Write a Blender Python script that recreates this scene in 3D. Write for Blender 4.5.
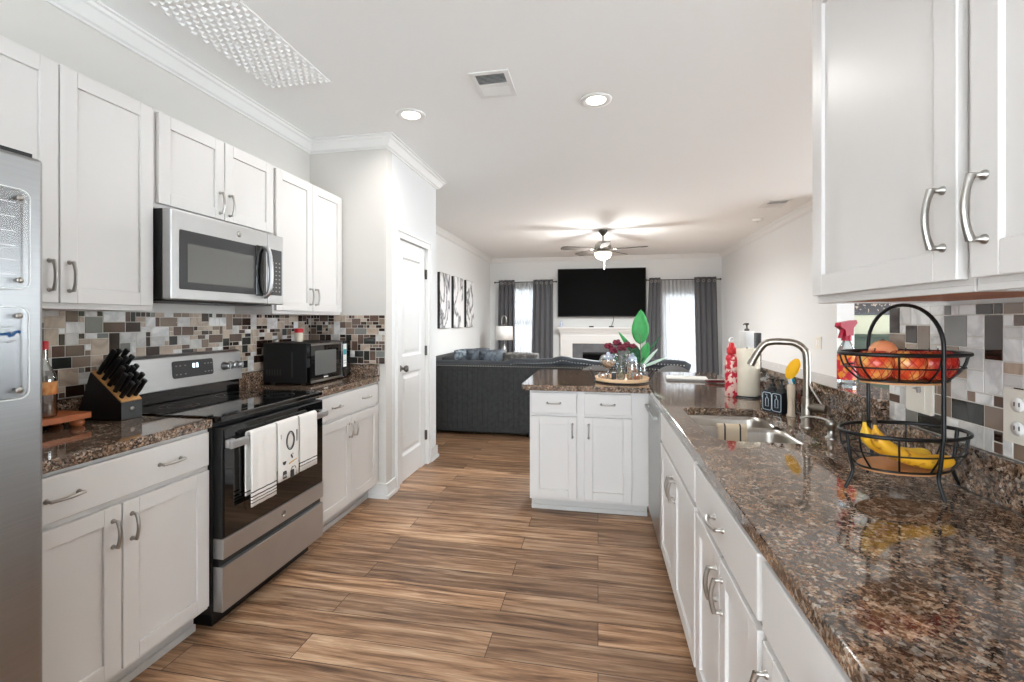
import bpy, math, random
from mathutils import Vector, Matrix, Euler
from mathutils.geometry import tessellate_polygon

for o in list(bpy.data.objects):
    bpy.data.objects.remove(o)
C = bpy.context.scene.collection
PI = math.pi
random.seed(7)

# ------------------------------------------------------------------ camera, sky, exposure
FPX = 458.0
YAW = math.atan(86 / FPX)
cam_d = bpy.data.cameras.new('camera')
cam = bpy.data.objects.new('camera', cam_d)
C.objects.link(cam)
cam.location = (0, 0, 1.36)
cam.rotation_euler = (PI / 2, 0, YAW)
cam_d.sensor_width = 36
cam_d.lens = FPX / 1024 * 36
cam_d.shift_y = -20 / 1024
cam_d.clip_start = 0.02
bpy.context.scene.camera = cam

world = bpy.data.worlds.new('daylight')
bpy.context.scene.world = world
world.use_nodes = True
bg = world.node_tree.nodes['Background']
bg.inputs[0].default_value = (0.85, 0.94, 1.02, 1)
bg.inputs[1].default_value = 12.5

vs = bpy.context.scene.view_settings
vs.view_transform = 'Standard'
vs.look = 'None'
vs.gamma = 1
vs.exposure = 0.0
vs.use_curve_mapping = False
CAN_W = 9.0      # watts of each recessed lamp
FAN_W = 75.0

# ------------------------------------------------------------------ materials
def new_mat(name):
    m = bpy.data.materials.new(name)
    m.use_nodes = True
    nt = m.node_tree
    return m, nt, nt.nodes['Principled BSDF']

def srgb(r, g, b):
    f = lambda v: (v / 255 / 12.92) if v / 255 <= 0.04045 else ((v / 255 + 0.055) / 1.055) ** 2.4
    return (f(r), f(g), f(b), 1)

def plain(name, rgb, rough=0.5, metal=0.0, coat=0.0, emit=None, es=0, bump=None, trans=0, var=0.0, ior=None, alpha=None):
    m, nt, p = new_mat(name)
    col = srgb(*rgb)
    p.inputs['Base Color'].default_value = col
    p.inputs['Roughness'].default_value = rough
    p.inputs['Metallic'].default_value = metal
    p.inputs['Coat Weight'].default_value = coat
    p.inputs['Transmission Weight'].default_value = trans
    if ior: p.inputs['IOR'].default_value = ior
    if alpha is not None: p.inputs['Alpha'].default_value = alpha
    if emit:
        p.inputs['Emission Color'].default_value = srgb(*emit)
        p.inputs['Emission Strength'].default_value = es
    if var or bump:
        tc = nt.nodes.new('ShaderNodeTexCoord')
        nz = nt.nodes.new('ShaderNodeTexNoise')
        nz.inputs['Scale'].default_value = bump[0] if bump else 12
        nz.inputs['Detail'].default_value = 4
        nt.links.new(tc.outputs['Object'], nz.inputs['Vector'])
        if var:
            r = nt.nodes.new('ShaderNodeValToRGB')
            r.color_ramp.elements[0].position = 0.3
            r.color_ramp.elements[1].position = 0.7
            r.color_ramp.elements[0].color = tuple(c * (1 - var) for c in col[:3]) + (1,)
            r.color_ramp.elements[1].color = tuple(min(1, c * (1 + var)) for c in col[:3]) + (1,)
            nt.links.new(nz.outputs['Fac'], r.inputs[0])
            nt.links.new(r.outputs[0], p.inputs['Base Color'])
        if bump:
            b = nt.nodes.new('ShaderNodeBump')
            b.inputs['Strength'].default_value = bump[1]
            b.inputs['Distance'].default_value = 0.002
            nt.links.new(nz.outputs['Fac'], b.inputs['Height'])
            nt.links.new(b.outputs[0], p.inputs['Normal'])
    return m

def ramp(nt, stops, interp='LINEAR'):
    r = nt.nodes.new('ShaderNodeValToRGB')
    r.color_ramp.interpolation = interp
    e = r.color_ramp.elements
    while len(e) < len(stops): e.new(0.5)
    for i, (pos, c) in enumerate(stops):
        e[i].position = pos
        e[i].color = srgb(*c)
    return r

def mk_granite():
    m, nt, p = new_mat('granite')
    L = nt.links
    tc = nt.nodes.new('ShaderNodeTexCoord')
    n0 = nt.nodes.new('ShaderNodeTexNoise'); n0.inputs['Scale'].default_value = 60; n0.inputs['Detail'].default_value = 2
    L.new(tc.outputs['Object'], n0.inputs['Vector'])
    mx = nt.nodes.new('ShaderNodeMix'); mx.data_type = 'VECTOR'; mx.inputs[0].default_value = 0.003
    L.new(tc.outputs['Object'], mx.inputs[4]); L.new(n0.outputs['Color'], mx.inputs[5])
    v = nt.nodes.new('ShaderNodeTexVoronoi'); v.inputs['Scale'].default_value = 135
    L.new(mx.outputs[1], v.inputs['Vector'])
    v2 = nt.nodes.new('ShaderNodeTexVoronoi'); v2.inputs['Scale'].default_value = 330
    L.new(mx.outputs[1], v2.inputs['Vector'])
    sep = nt.nodes.new('ShaderNodeSeparateColor'); L.new(v.outputs['Color'], sep.inputs[0])
    sep2 = nt.nodes.new('ShaderNodeSeparateColor'); L.new(v2.outputs['Color'], sep2.inputs[0])
    r1 = ramp(nt, [(0.0, (30, 26, 24)), (0.22, (82, 64, 52)), (0.38, (134, 106, 86)), (0.60, (170, 140, 116)), (0.78, (192, 172, 152)), (0.92, (216, 208, 198))], 'CONSTANT')
    L.new(sep.outputs[0], r1.inputs[0])
    r2 = ramp(nt, [(0.0, (26, 23, 22)), (0.28, (104, 80, 64)), (0.52, (160, 130, 108)), (0.82, (206, 192, 176))], 'CONSTANT')
    L.new(sep2.outputs[0], r2.inputs[0])
    mc = nt.nodes.new('ShaderNodeMix'); mc.data_type = 'RGBA'; mc.inputs[0].default_value = 0.4
    L.new(r1.outputs[0], mc.inputs[6]); L.new(r2.outputs[0], mc.inputs[7])
    # cloudy larger drift
    n3 = nt.nodes.new('ShaderNodeTexNoise'); n3.inputs['Scale'].default_value = 22; n3.inputs['Detail'].default_value = 3
    L.new(tc.outputs['Object'], n3.inputs['Vector'])
    r3 = ramp(nt, [(0.35, (150, 145, 143)), (0.65, (246, 236, 226))])
    L.new(n3.outputs['Fac'], r3.inputs[0])
    mm = nt.nodes.new('ShaderNodeMix'); mm.data_type = 'RGBA'; mm.blend_type = 'MULTIPLY'; mm.inputs[0].default_value = 0.9
    L.new(mc.outputs[2], mm.inputs[6]); L.new(r3.outputs[0], mm.inputs[7])
    L.new(mm.outputs[2], p.inputs['Base Color'])
    p.inputs['Roughness'].default_value = 0.07
    p.inputs['IOR'].default_value = 1.6
    p.inputs['Coat Weight'].default_value = 0.35
    p.inputs['Coat Roughness'].default_value = 0.04
    return m

def mk_floor():
    m, nt, p = new_mat('wood_floor')
    L = nt.links
    tc = nt.nodes.new('ShaderNodeTexCoord')
    br = nt.nodes.new('ShaderNodeTexBrick')
    br.offset = 0.37; br.offset_frequency = 2; br.squash = 1
    br.inputs['Color1'].default_value = (0, 0, 0, 1); br.inputs['Color2'].default_value = (1, 1, 1, 1)
    br.inputs['Mortar'].default_value = (0.5, 0.5, 0.5, 1)
    br.inputs['Scale'].default_value = 1.0
    br.inputs['Mortar Size'].default_value = 0.0016
    br.inputs['Brick Width'].default_value = 1.22
    br.inputs['Row Height'].default_value = 0.15
    L.new(tc.outputs['Object'], br.inputs['Vector'])
    # grain: noise stretched along X, shifted per plank
    mp = nt.nodes.new('ShaderNodeMapping'); mp.inputs['Scale'].default_value = (1.3, 17, 1)
    L.new(tc.outputs['Object'], mp.inputs['Vector'])
    add = nt.nodes.new('ShaderNodeVectorMath'); add.operation = 'MULTIPLY_ADD'
    sc = nt.nodes.new('ShaderNodeVectorMath'); sc.operation = 'SCALE'; sc.inputs['Scale'].default_value = 37
    L.new(br.outputs['Color'], sc.inputs[0])
    ad = nt.nodes.new('ShaderNodeVectorMath'); ad.operation = 'ADD'
    L.new(mp.outputs[0], ad.inputs[0]); L.new(sc.outputs[0], ad.inputs[1])
    nt.nodes.remove(add)
    nz = nt.nodes.new('ShaderNodeTexNoise'); nz.inputs['Scale'].default_value = 1.6; nz.inputs['Detail'].default_value = 6
    nz.inputs['Roughness'].default_value = 0.62; nz.inputs['Distortion'].default_value = 0.6
    L.new(ad.outputs[0], nz.inputs['Vector'])
    r = ramp(nt, [(0.28, (92, 66, 48)), (0.42, (160, 122, 92)), (0.53, (200, 160, 126)), (0.67, (232, 200, 168))])
    L.new(nz.outputs['Fac'], r.inputs[0])
    mp2 = nt.nodes.new('ShaderNodeMapping'); mp2.inputs['Scale'].default_value = (3.5, 90, 1)
    L.new(tc.outputs['Object'], mp2.inputs['Vector'])
    nf = nt.nodes.new('ShaderNodeTexNoise'); nf.inputs['Scale'].default_value = 1.5; nf.inputs['Detail'].default_value = 3
    L.new(mp2.outputs[0], nf.inputs['Vector'])
    rf = ramp(nt, [(0.3, (190, 186, 182)), (0.7, (255, 252, 248))])
    L.new(nf.outputs['Fac'], rf.inputs[0])
    mf = nt.nodes.new('ShaderNodeMix'); mf.data_type = 'RGBA'; mf.blend_type = 'MULTIPLY'; mf.inputs[0].default_value = 0.8
    L.new(r.outputs[0], mf.inputs[6]); L.new(rf.outputs[0], mf.inputs[7])
    rp = ramp(nt, [(0.0, (196, 192, 190)), (1.0, (255, 250, 244))])
    L.new(br.outputs['Color'], rp.inputs[0])
    mm = nt.nodes.new('ShaderNodeMix'); mm.data_type = 'RGBA'; mm.blend_type = 'MULTIPLY'; mm.inputs[0].default_value = 1
    L.new(mf.outputs[2], mm.inputs[6]); L.new(rp.outputs[0], mm.inputs[7])
    mo = nt.nodes.new('ShaderNodeMix'); mo.data_type = 'RGBA'
    L.new(br.outputs['Fac'], mo.inputs[0]); L.new(mm.outputs[2], mo.inputs[6]); mo.inputs[7].default_value = srgb(52, 36, 27)
    L.new(mo.outputs[2], p.inputs['Base Color'])
    p.inputs['Roughness'].default_value = 0.42
    b = nt.nodes.new('ShaderNodeBump'); b.inputs['Strength'].default_value = 0.15; b.inputs['Distance'].default_value = 0.002
    L.new(nf.outputs['Fac'], b.inputs['Height']); L.new(b.outputs[0], p.inputs['Normal'])
    return m

def mk_marble(name, base, vein, scale=2.5, dist=2.0, rough=0.35, lo=0.46, hi=0.54):
    m, nt, p = new_mat(name)
    L = nt.links
    tc = nt.nodes.new('ShaderNodeTexCoord')
    nz = nt.nodes.new('ShaderNodeTexNoise'); nz.inputs['Scale'].default_value = scale
    nz.inputs['Detail'].default_value = 5; nz.inputs['Distortion'].default_value = dist
    L.new(tc.outputs['Object'], nz.inputs['Vector'])
    mid = (lo + hi) / 2
    r = ramp(nt, [(lo - 0.06, base), (mid, vein), (hi + 0.03, base)])
    L.new(nz.outputs['Fac'], r.inputs[0])
    L.new(r.outputs[0], p.inputs['Base Color'])
    p.inputs['Roughness'].default_value = rough
    return m

def mk_steel(name, rgb, rough, axis=(1, 1, 60), metal=1.0):
    m, nt, p = new_mat(name)
    L = nt.links
    tc = nt.nodes.new('ShaderNodeTexCoord')
    mp = nt.nodes.new('ShaderNodeMapping'); mp.inputs['Scale'].default_value = axis
    nz = nt.nodes.new('ShaderNodeTexNoise'); nz.inputs['Scale'].default_value = 6; nz.inputs['Detail'].default_value = 3
    L.new(tc.outputs['Object'], mp.inputs['Vector']); L.new(mp.outputs[0], nz.inputs['Vector'])
    c = srgb(*rgb)
    r = nt.nodes.new('ShaderNodeValToRGB')
    r.color_ramp.elements[0].color = tuple(x * 0.9 for x in c[:3]) + (1,)
    r.color_ramp.elements[1].color = tuple(min(1, x * 1.08) for x in c[:3]) + (1,)
    L.new(nz.outputs['Fac'], r.inputs[0]); L.new(r.outputs[0], p.inputs['Base Color'])
    p.inputs['Metallic'].default_value = metal
    p.inputs['Roughness'].default_value = rough
    return m

def mk_sheer():
    m = bpy.data.materials.new('sheer_fabric'); m.use_nodes = True
    nt = m.node_tree
    for n in list(nt.nodes): nt.nodes.remove(n)
    out = nt.nodes.new('ShaderNodeOutputMaterial')
    tl = nt.nodes.new('ShaderNodeBsdfTranslucent'); tl.inputs[0].default_value = (0.21, 0.21, 0.21, 1)
    df = nt.nodes.new('ShaderNodeBsdfDiffuse'); df.inputs[0].default_value = (0.85, 0.85, 0.85, 1)
    tr = nt.nodes.new('ShaderNodeBsdfTransparent')
    a = nt.nodes.new('ShaderNodeMixShader'); a.inputs[0].default_value = 0.35
    b = nt.nodes.new('ShaderNodeMixShader'); b.inputs[0].default_value = 0.03
    nt.links.new(tl.outputs[0], a.inputs[1]); nt.links.new(df.outputs[0], a.inputs[2])
    nt.links.new(a.outputs[0], b.inputs[1]); nt.links.new(tr.outputs[0], b.inputs[2])
    nt.links.new(b.outputs[0], out.inputs[0])
    return m

def mk_glass(name, rgb=(255, 255, 255), alpha=0.18, rough=0.02):
    m = bpy.data.materials.new(name); m.use_nodes = True
    nt = m.node_tree
    for n in list(nt.nodes): nt.nodes.remove(n)
    out = nt.nodes.new('ShaderNodeOutputMaterial')
    tr = nt.nodes.new('ShaderNodeBsdfTransparent'); tr.inputs[0].default_value = srgb(*rgb)
    gl = nt.nodes.new('ShaderNodeBsdfGlossy'); gl.inputs['Roughness'].default_value = rough
    lw = nt.nodes.new('ShaderNodeLayerWeight'); lw.inputs[0].default_value = 0.35
    ad = nt.nodes.new('ShaderNodeMath'); ad.operation = 'MULTIPLY_ADD'; ad.inputs[1].default_value = 0.7; ad.inputs[2].default_value = alpha
    ad.use_clamp = True
    nt.links.new(lw.outputs['Fresnel'], ad.inputs[0])
    mx = nt.nodes.new('ShaderNodeMixShader')
    nt.links.new(ad.outputs[0], mx.inputs[0]); nt.links.new(tr.outputs[0], mx.inputs[1]); nt.links.new(gl.outputs[0], mx.inputs[2])
    nt.links.new(mx.outputs[0], out.inputs[0])
    return m

def mk_stripes(name, base, dark, bands, axis='Z', rough=0.9):
    """cloth with woven bands; bands = list of (lo, hi) in object units along axis"""
    m, nt, p = new_mat(name)
    L = nt.links
    tc = nt.nodes.new('ShaderNodeTexCoord')
    sp = nt.nodes.new('ShaderNodeSeparateXYZ'); L.new(tc.outputs['Object'], sp.inputs[0])
    acc = None
    for lo, hi in bands:
        g = nt.nodes.new('ShaderNodeMath'); g.operation = 'COMPARE'
        g.inputs[1].default_value = (lo + hi) / 2; g.inputs[2].default_value = (hi - lo) / 2
        L.new(sp.outputs[axis], g.inputs[0])
        if acc is None: acc = g
        else:
            s = nt.nodes.new('ShaderNodeMath'); s.operation = 'MAXIMUM'
            L.new(acc.outputs[0], s.inputs[0]); L.new(g.outputs[0], s.inputs[1]); acc = s
    mx = nt.nodes.new('ShaderNodeMix'); mx.data_type = 'RGBA'
    mx.inputs[6].default_value = srgb(*base); mx.inputs[7].default_value = srgb(*dark)
    L.new(acc.outputs[0], mx.inputs[0]); L.new(mx.outputs[2], p.inputs['Base Color'])
    p.inputs['Roughness'].default_value = rough
    return m

def mk_blotch(name, base, other, scale=20, rough=0.5, lo=0.45, hi=0.6, bump=0):
    m, nt, p = new_mat(name)
    L = nt.links
    tc = nt.nodes.new('ShaderNodeTexCoord')
    nz = nt.nodes.new('ShaderNodeTexNoise'); nz.inputs['Scale'].default_value = scale; nz.inputs['Detail'].default_value = 4
    L.new(tc.outputs['Object'], nz.inputs['Vector'])
    r = ramp(nt, [(lo, base), (hi, other)])
    L.new(nz.outputs['Fac'], r.inputs[0]); L.new(r.outputs[0], p.inputs['Base Color'])
    p.inputs['Roughness'].default_value = rough
    if bump:
        b = nt.nodes.new('ShaderNodeBump'); b.inputs['Strength'].default_value = bump; b.inputs['Distance'].default_value = 0.003
        L.new(nz.outputs['Fac'], b.inputs['Height']); L.new(b.outputs[0], p.inputs['Normal'])
    return m

M = {}
M['wall'] = plain('wall_paint', (222, 222, 220), 0.85)
M['wall_warm'] = plain('wall_paint_kitchen', (207, 203, 197), 0.85)
M['olive'] = plain('wall_paint_dining', (206, 204, 178), 0.85)
M['ceil'] = plain('ceiling_paint', (238, 238, 236), 0.9, bump=(220, 0.12))
M['trim'] = plain('trim_paint', (226, 225, 222), 0.4)
M['cab'] = plain('cabinet_paint', (215, 211, 207), 0.38)
M['cabshadow'] = plain('cabinet_paint_shaded', (204, 202, 198), 0.5)  # cabinet paint darkened: shade of the toe recess put into its colour
M['wood_under'] = plain('cabinet_underside_wood', (178, 104, 56), 0.5, var=0.15, bump=(8, 0.1))
M['granite'] = mk_granite()
M['floor'] = mk_floor()
M['steel'] = mk_steel('stainless_steel', (190, 190, 190), 0.40, (1, 60, 1))
M['steelv'] = mk_steel('stainless_steel_fridge', (158, 158, 158), 0.36, (1, 1, 60))
M['steel_dw'] = mk_steel('stainless_steel_panel', (176, 176, 174), 0.34)
M['sink'] = mk_steel('sink_steel', (190, 184, 176), 0.30, (20, 1, 1))
M['nickel'] = plain('brushed_nickel', (168, 164, 158), 0.28, 1.0)
M['fnickel'] = plain('faucet_nickel', (150, 142, 132), 0.30, 1.0)
M['dnickel'] = plain('dark_nickel', (96, 92, 88), 0.35, 1.0)
M['black'] = plain('black_plastic', (14, 14, 15), 0.35)
M['blackg'] = plain('black_glass', (6, 6, 7), 0.05, coat=0.5)
M['blacks'] = plain('black_satin', (10, 10, 10), 0.5)
M['tv'] = plain('tv_screen', (2, 2, 2), 0.6)
M['tv'].node_tree.nodes['Principled BSDF'].inputs['Specular IOR Level'].default_value = 0.08
M['wire'] = plain('black_wire', (18, 18, 19), 0.4, 0.3)
M['grey_glass'] = plain('microwave_window', (120, 120, 118), 0.12, 0.35)
M['dkgrey'] = plain('dark_grey_trim', (52, 52, 54), 0.3)
M['display'] = plain('lit_digits', (230, 245, 250), 0.5, emit=(220, 240, 255), es=2.0)
M['white'] = plain('white_plastic', (238, 236, 232), 0.4)
M['cream_plate'] = plain('cream_plastic', (226, 219, 206), 0.45)
M['paper'] = plain('paper_towel', (232, 222, 202), 0.95, bump=(90, 0.5))
M['page'] = plain('paper_page', (232, 230, 224), 0.9)
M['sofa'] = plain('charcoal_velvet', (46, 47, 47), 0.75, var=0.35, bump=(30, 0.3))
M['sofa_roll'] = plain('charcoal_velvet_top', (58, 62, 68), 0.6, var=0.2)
M['nail'] = plain('nailheads', (190, 188, 182), 0.3, 0.9)
M['pillow_b'] = mk_blotch('slate_pillow', (52, 58, 66), (88, 97, 106), 14, 0.8)
M['pillow_d'] = plain('dark_pillow', (44, 46, 50), 0.8, var=0.2)
M['pillow_l'] = mk_blotch('pale_blue_grey_pillow', (84, 94, 104), (150, 160, 168), 20, 0.8)
M['pillow_g'] = mk_blotch('grey_pillow', (88, 86, 84), (130, 126, 120), 18, 0.8)
M['curtain'] = plain('grey_curtain', (96, 97, 100), 0.9, bump=(400, 0.2))
M['sheer'] = mk_sheer()
M['glass'] = mk_glass('window_glass', alpha=0.04)
M['cglass'] = mk_glass('clear_glass', (240, 246, 248), 0.16)
M['bottleg'] = mk_glass('bottle_glass', (235, 236, 230), 0.2)
M['acrylic'] = mk_glass('clear_acrylic', (243, 243, 243), 0.04, 0.25)
M['acrylic_edge'] = plain('acrylic_edge', (236, 238, 238), 0.2)
M['lampglow'] = plain('lamp_lens', (255, 250, 240), 0.4, emit=(255, 240, 220), es=9.0)
M['bowlglow'] = plain('frosted_glass_bowl', (255, 246, 230), 0.4, emit=(255, 236, 206), es=2.6)
M['shade'] = plain('lamp_shade_fabric', (236, 234, 230), 0.9)
M['blade'] = plain('fan_blade_wood', (72, 66, 61), 0.85, var=0.15)
M['brown_wood'] = plain('orange_brown_wood', (176, 98, 54), 0.45, var=0.2)
M['bamboo'] = plain('bamboo', (214, 160, 102), 0.5, var=0.1)
M['tray'] = plain('pale_tray_wood', (224, 186, 146), 0.5, var=0.08)
M['basket_wood'] = plain('basket_wood', (190, 134, 84), 0.6, var=0.15)
M['block'] = plain('knife_block_black', (30, 31, 33), 0.5)
M['blockfront'] = plain('knife_block_front', (58, 60, 60), 0.5)
M['apple'] = mk_blotch('apple_skin', (190, 34, 22), (226, 158, 74), 16, 0.35, 0.44, 0.62)
M['apple2'] = mk_blotch('apple_skin_orange', (206, 70, 34), (232, 176, 92), 22, 0.35, 0.4, 0.58)
M['peach'] = mk_blotch('peach_skin', (226, 140, 96), (236, 176, 120), 14, 0.5)
M['mesh'] = plain('red_netting', (176, 24, 22), 0.6)
M['banana'] = mk_blotch('banana_skin', (232, 176, 34), (240, 196, 60), 10, 0.5)
M['banana_tip'] = plain('banana_tip', (58, 42, 28), 0.7)
M['spot'] = mk_blotch('banana_ripe_skin', (226, 166, 36), (150, 92, 34), 40, 0.5, 0.56, 0.66)
M['pink'] = plain('hot_pink_plastic', (180, 10, 50), 0.35)
M['red'] = plain('red_plastic', (196, 26, 34), 0.4)
M['redcloth'] = plain('dark_red', (120, 22, 34), 0.6)
M['labelmix'] = mk_blotch('spray_label', (214, 34, 48), (244, 150, 40), 30, 0.5, 0.48, 0.54)
M['bottlewrap'] = mk_blotch('red_pattern_bottle', (226, 190, 176), (196, 30, 52), 26, 0.35, 0.49, 0.52)
M['skyblue'] = plain('blue_plastic', (40, 160, 200), 0.4)
M['yellow'] = plain('yellow_sponge', (244, 182, 20), 0.8, bump=(120, 0.6))
M['navy'] = plain('navy_black_caddy', (20, 24, 34), 0.4)
M['sign'] = plain('pale_blue_line', (190, 208, 218), 0.5)
M['beige'] = plain('beige_plastic', (204, 186, 164), 0.45)
M['liquor'] = plain('brown_liquid', (120, 66, 30), 0.3)
M['orange_label'] = mk_blotch('orange_label', (222, 160, 96), (206, 120, 60), 30, 0.7)
M['teal'] = plain('teal_print', (64, 150, 160), 0.6)
M['rose'] = plain('burgundy_petal', (104, 14, 42), 0.7, var=0.25)
M['leaf'] = plain('green_leaf', (52, 150, 74), 0.5, var=0.2)
M['leafd'] = plain('dark_green_leaf', (30, 92, 58), 0.5, var=0.2)
M['leafp'] = plain('pale_leaf_edge', (196, 220, 204), 0.6)
M['stem'] = plain('stem_green', (92, 110, 82), 0.6)
M['potp'] = mk_blotch('potpourri', (196, 134, 96), (240, 220, 196), 60, 0.9, 0.46, 0.54)
M['milk'] = plain('pale_blue_glass', (206, 214, 232), 0.2)
M['cloth_tan'] = mk_stripes('tan_dish_cloth', (216, 196, 168), (46, 40, 38), [(-0.036, -0.029), (0.029, 0.036)], 'X')
M['art'] = [mk_marble('marble_canvas_print', (226, 226, 226), (70, 70, 74), 2.1, 2.4, 0.6, 0.485, 0.515), ]
M['floral'] = mk_blotch('dark_floral_print', (30, 18, 18), (214, 186, 160), 26, 0.5, 0.56, 0.66)
M['dkgreen'] = plain('dark_green_paint', (46, 62, 42), 0.5)
M['stool'] = plain('stool_fabric', (120, 118, 116), 0.8)
M['slate'] = plain('fireplace_slate', (96, 97, 100), 0.5, var=0.15)
M['grout'] = plain('grout', (206, 200, 190), 0.9)
M['towel'] = plain('white_towel', (232, 228, 222), 0.95, bump=(300, 0.4))
M['ink'] = plain('towel_print_ink', (62, 60, 60), 0.95)
M['ochre'] = plain('towel_print_ochre', (196, 150, 78), 0.95)
M['blueink'] = plain('blue_ink', (24, 78, 130), 0.7)
M['greyink'] = plain('grey_ink', (150, 146, 142), 0.7)
TILE = [mk_marble('tile_white_marble', (232, 230, 227), (204, 202, 200), 8, 0.6, 0.12, 0.45, 0.55),
        mk_marble('tile_pale_grey', (210, 206, 201), (186, 184, 181), 8, 0.6, 0.12, 0.45, 0.55),
        mk_marble('tile_sand', (192, 174, 156), (170, 152, 136), 8, 0.8, 0.12, 0.45, 0.55),
        plain('tile_taupe_glass', (132, 114, 100), 0.06, var=0.08),
        plain('tile_mauve_brown_glass', (98, 78, 68), 0.06, var=0.08),
        plain('tile_charcoal_glass', (46, 46, 44), 0.05),
        plain('tile_dark_brown_glass', (50, 34, 27), 0.05),
        plain('tile_slate_glass', (124, 122, 118), 0.06, var=0.06)]

# ------------------------------------------------------------------ mesh building helpers
class MB:
    def __init__(s):
        s.v = []; s.f = []; s.m = []; s.sm = []
    def add(s, vs_, fs, m=0, smooth=False):
        b = len(s.v)
        s.v += [tuple(v) for v in vs_]
        for f in fs:
            s.f.append([b + i for i in f]); s.m.append(m); s.sm.append(smooth)
        return s
    def box(s, x0, y0, z0, x1, y1, z1, m=0):
        if x0 > x1: x0, x1 = x1, x0
        if y0 > y1: y0, y1 = y1, y0
        if z0 > z1: z0, z1 = z1, z0
        vs_ = [(x0, y0, z0), (x1, y0, z0), (x1, y1, z0), (x0, y1, z0), (x0, y0, z1), (x1, y0, z1), (x1, y1, z1), (x0, y1, z1)]
        return s.add(vs_, [(0, 3, 2, 1), (4, 5, 6, 7), (0, 1, 5, 4), (1, 2, 6, 5), (2, 3, 7, 6), (3, 0, 4, 7)], m)
    def prism(s, pts, a0, a1, axis='y', m=0, smooth=False):
        """extrude closed 2-D outline along axis. axis y: pts=(x,z); x: pts=(y,z); z: pts=(x,y)"""
        def mk(p, a):
            if axis == 'y': return (p[0], a, p[1])
            if axis == 'x': return (a, p[0], p[1])
            return (p[0], p[1], a)
        n = len(pts)
        vs_ = [mk(p, a0) for p in pts] + [mk(p, a1) for p in pts]
        s.add(vs_, [(i, (i + 1) % n, n + (i + 1) % n, n + i) for i in range(n)], m, smooth)
        tri = tessellate_polygon([[Vector((p[0], p[1], 0)) for p in pts]])
        s.add(vs_[:n], [tuple(t) for t in tri], m)
        s.add(vs_[n:], [tuple(t) for t in tri], m)
        return s
    def lathe(s, prof, c=(0, 0, 0), n=24, m=0, sx=1, sy=1, smooth=True, axis='z', cap=True):
        vs_ = []
        for r, z in prof:
            for i in range(n):
                a = 2 * PI * i / n
                x, y = r * sx * math.cos(a), r * sy * math.sin(a)
                if axis == 'z': p = (x, y, z)
                elif axis == 'y': p = (x, z, y)
                else: p = (z, x, y)
                vs_.append((c[0] + p[0], c[1] + p[1], c[2] + p[2]))
        fs = []
        for j in range(len(prof) - 1):
            for i in range(n):
                fs.append((j * n + i, j * n + (i + 1) % n, (j + 1) * n + (i + 1) % n, (j + 1) * n + i))
        s.add(vs_, fs, m, smooth)
        if cap and prof[0][0] > 1e-6: s.add(vs_[:n], [tuple(range(n))[::-1]], m)
        if cap and prof[-1][0] > 1e-6: s.add(vs_[-n:], [tuple(range(n))], m)
        return s
    def tube(s, pts, r, n=8, m=0, closed=False, smooth=True, flat=1.0):
        pts = [Vector(p) for p in pts]
        k = len(pts)
        rr = r if isinstance(r, (list, tuple)) else [r] * k
        vs_ = []
        up = None
        for i, p in enumerate(pts):
            if closed: t = pts[(i + 1) % k] - pts[i - 1]
            elif i == 0: t = pts[1] - p
            elif i == k - 1: t = p - pts[-2]
            else: t = (pts[i + 1] - p).normalized() + (p - pts[i - 1]).normalized()
            t = t.normalized() if t.length > 1e-9 else Vector((0, 0, 1))
            if up is None:
                up = Vector((0, 0, 1)) if abs(t.z) < 0.9 else Vector((1, 0, 0))
            a = t.cross(up)
            if a.length < 1e-6: a = t.cross(Vector((0, 1, 0)))
            a.normalize(); b = a.cross(t).normalized(); up = b
            for j in range(n):
                th = 2 * PI * j / n
                vs_.append(p + (a * math.cos(th) * flat + b * math.sin(th)) * rr[i])
        fs = []
        for i in range(k if closed else k - 1):
            i2 = (i + 1) % k
            for j in range(n):
                fs.append((i * n + j, i * n + (j + 1) % n, i2 * n + (j + 1) % n, i2 * n + j))
        s.add(vs_, fs, m, smooth)
        if not closed:
            s.add(vs_[:n], [tuple(range(n))[::-1]], m); s.add(vs_[-n:], [tuple(range(n))], m)
        return s
    def ball(s, c, r, n=14, m=0, sz=1, sx=1, sy=1):
        k = n // 2
        prof = [(r * math.sin(PI * j / k), -r * sz * math.cos(PI * j / k)) for j in range(k + 1)]
        prof[0] = (1e-5, prof[0][1]); prof[-1] = (1e-5, prof[-1][1])
        return s.lathe(prof, c, n, m, sx, sy)
    def sheet(s, fn, nu, nv, m=0, smooth=True):
        vs_ = [fn(i / nu, j / nv) for j in range(nv + 1) for i in range(nu + 1)]
        fs = [(j * (nu + 1) + i, j * (nu + 1) + i + 1, (j + 1) * (nu + 1) + i + 1, (j + 1) * (nu + 1) + i) for j in range(nv) for i in range(nu)]
        return s.add(vs_, fs, m, smooth)
    def build(s, name, mats, parent=None, bevel=0, solid=0, sub=0, seg=2, fixn=False):
        me = bpy.data.meshes.new(name)
        me.from_pydata(s.v, [], s.f)
        mats = mats if isinstance(mats, (list, tuple)) else [mats]
        for mm in mats: me.materials.append(M[mm] if isinstance(mm, str) else mm)
        me.polygons.foreach_set('material_index', s.m)
        me.polygons.foreach_set('use_smooth', s.sm)
        me.update()
        if fixn:
            import bmesh
            bm = bmesh.new(); bm.from_mesh(me)
            bmesh.ops.remove_doubles(bm, verts=bm.verts, dist=1e-6)
            bmesh.ops.recalc_face_normals(bm, faces=bm.faces)
            bm.to_mesh(me); bm.free()
        o = bpy.data.objects.new(name, me)
        C.objects.link(o)
        if parent: o.parent = parent
        if solid:
            md = o.modifiers.new('solid', 'SOLIDIFY'); md.thickness = solid; md.offset = 0
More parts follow.
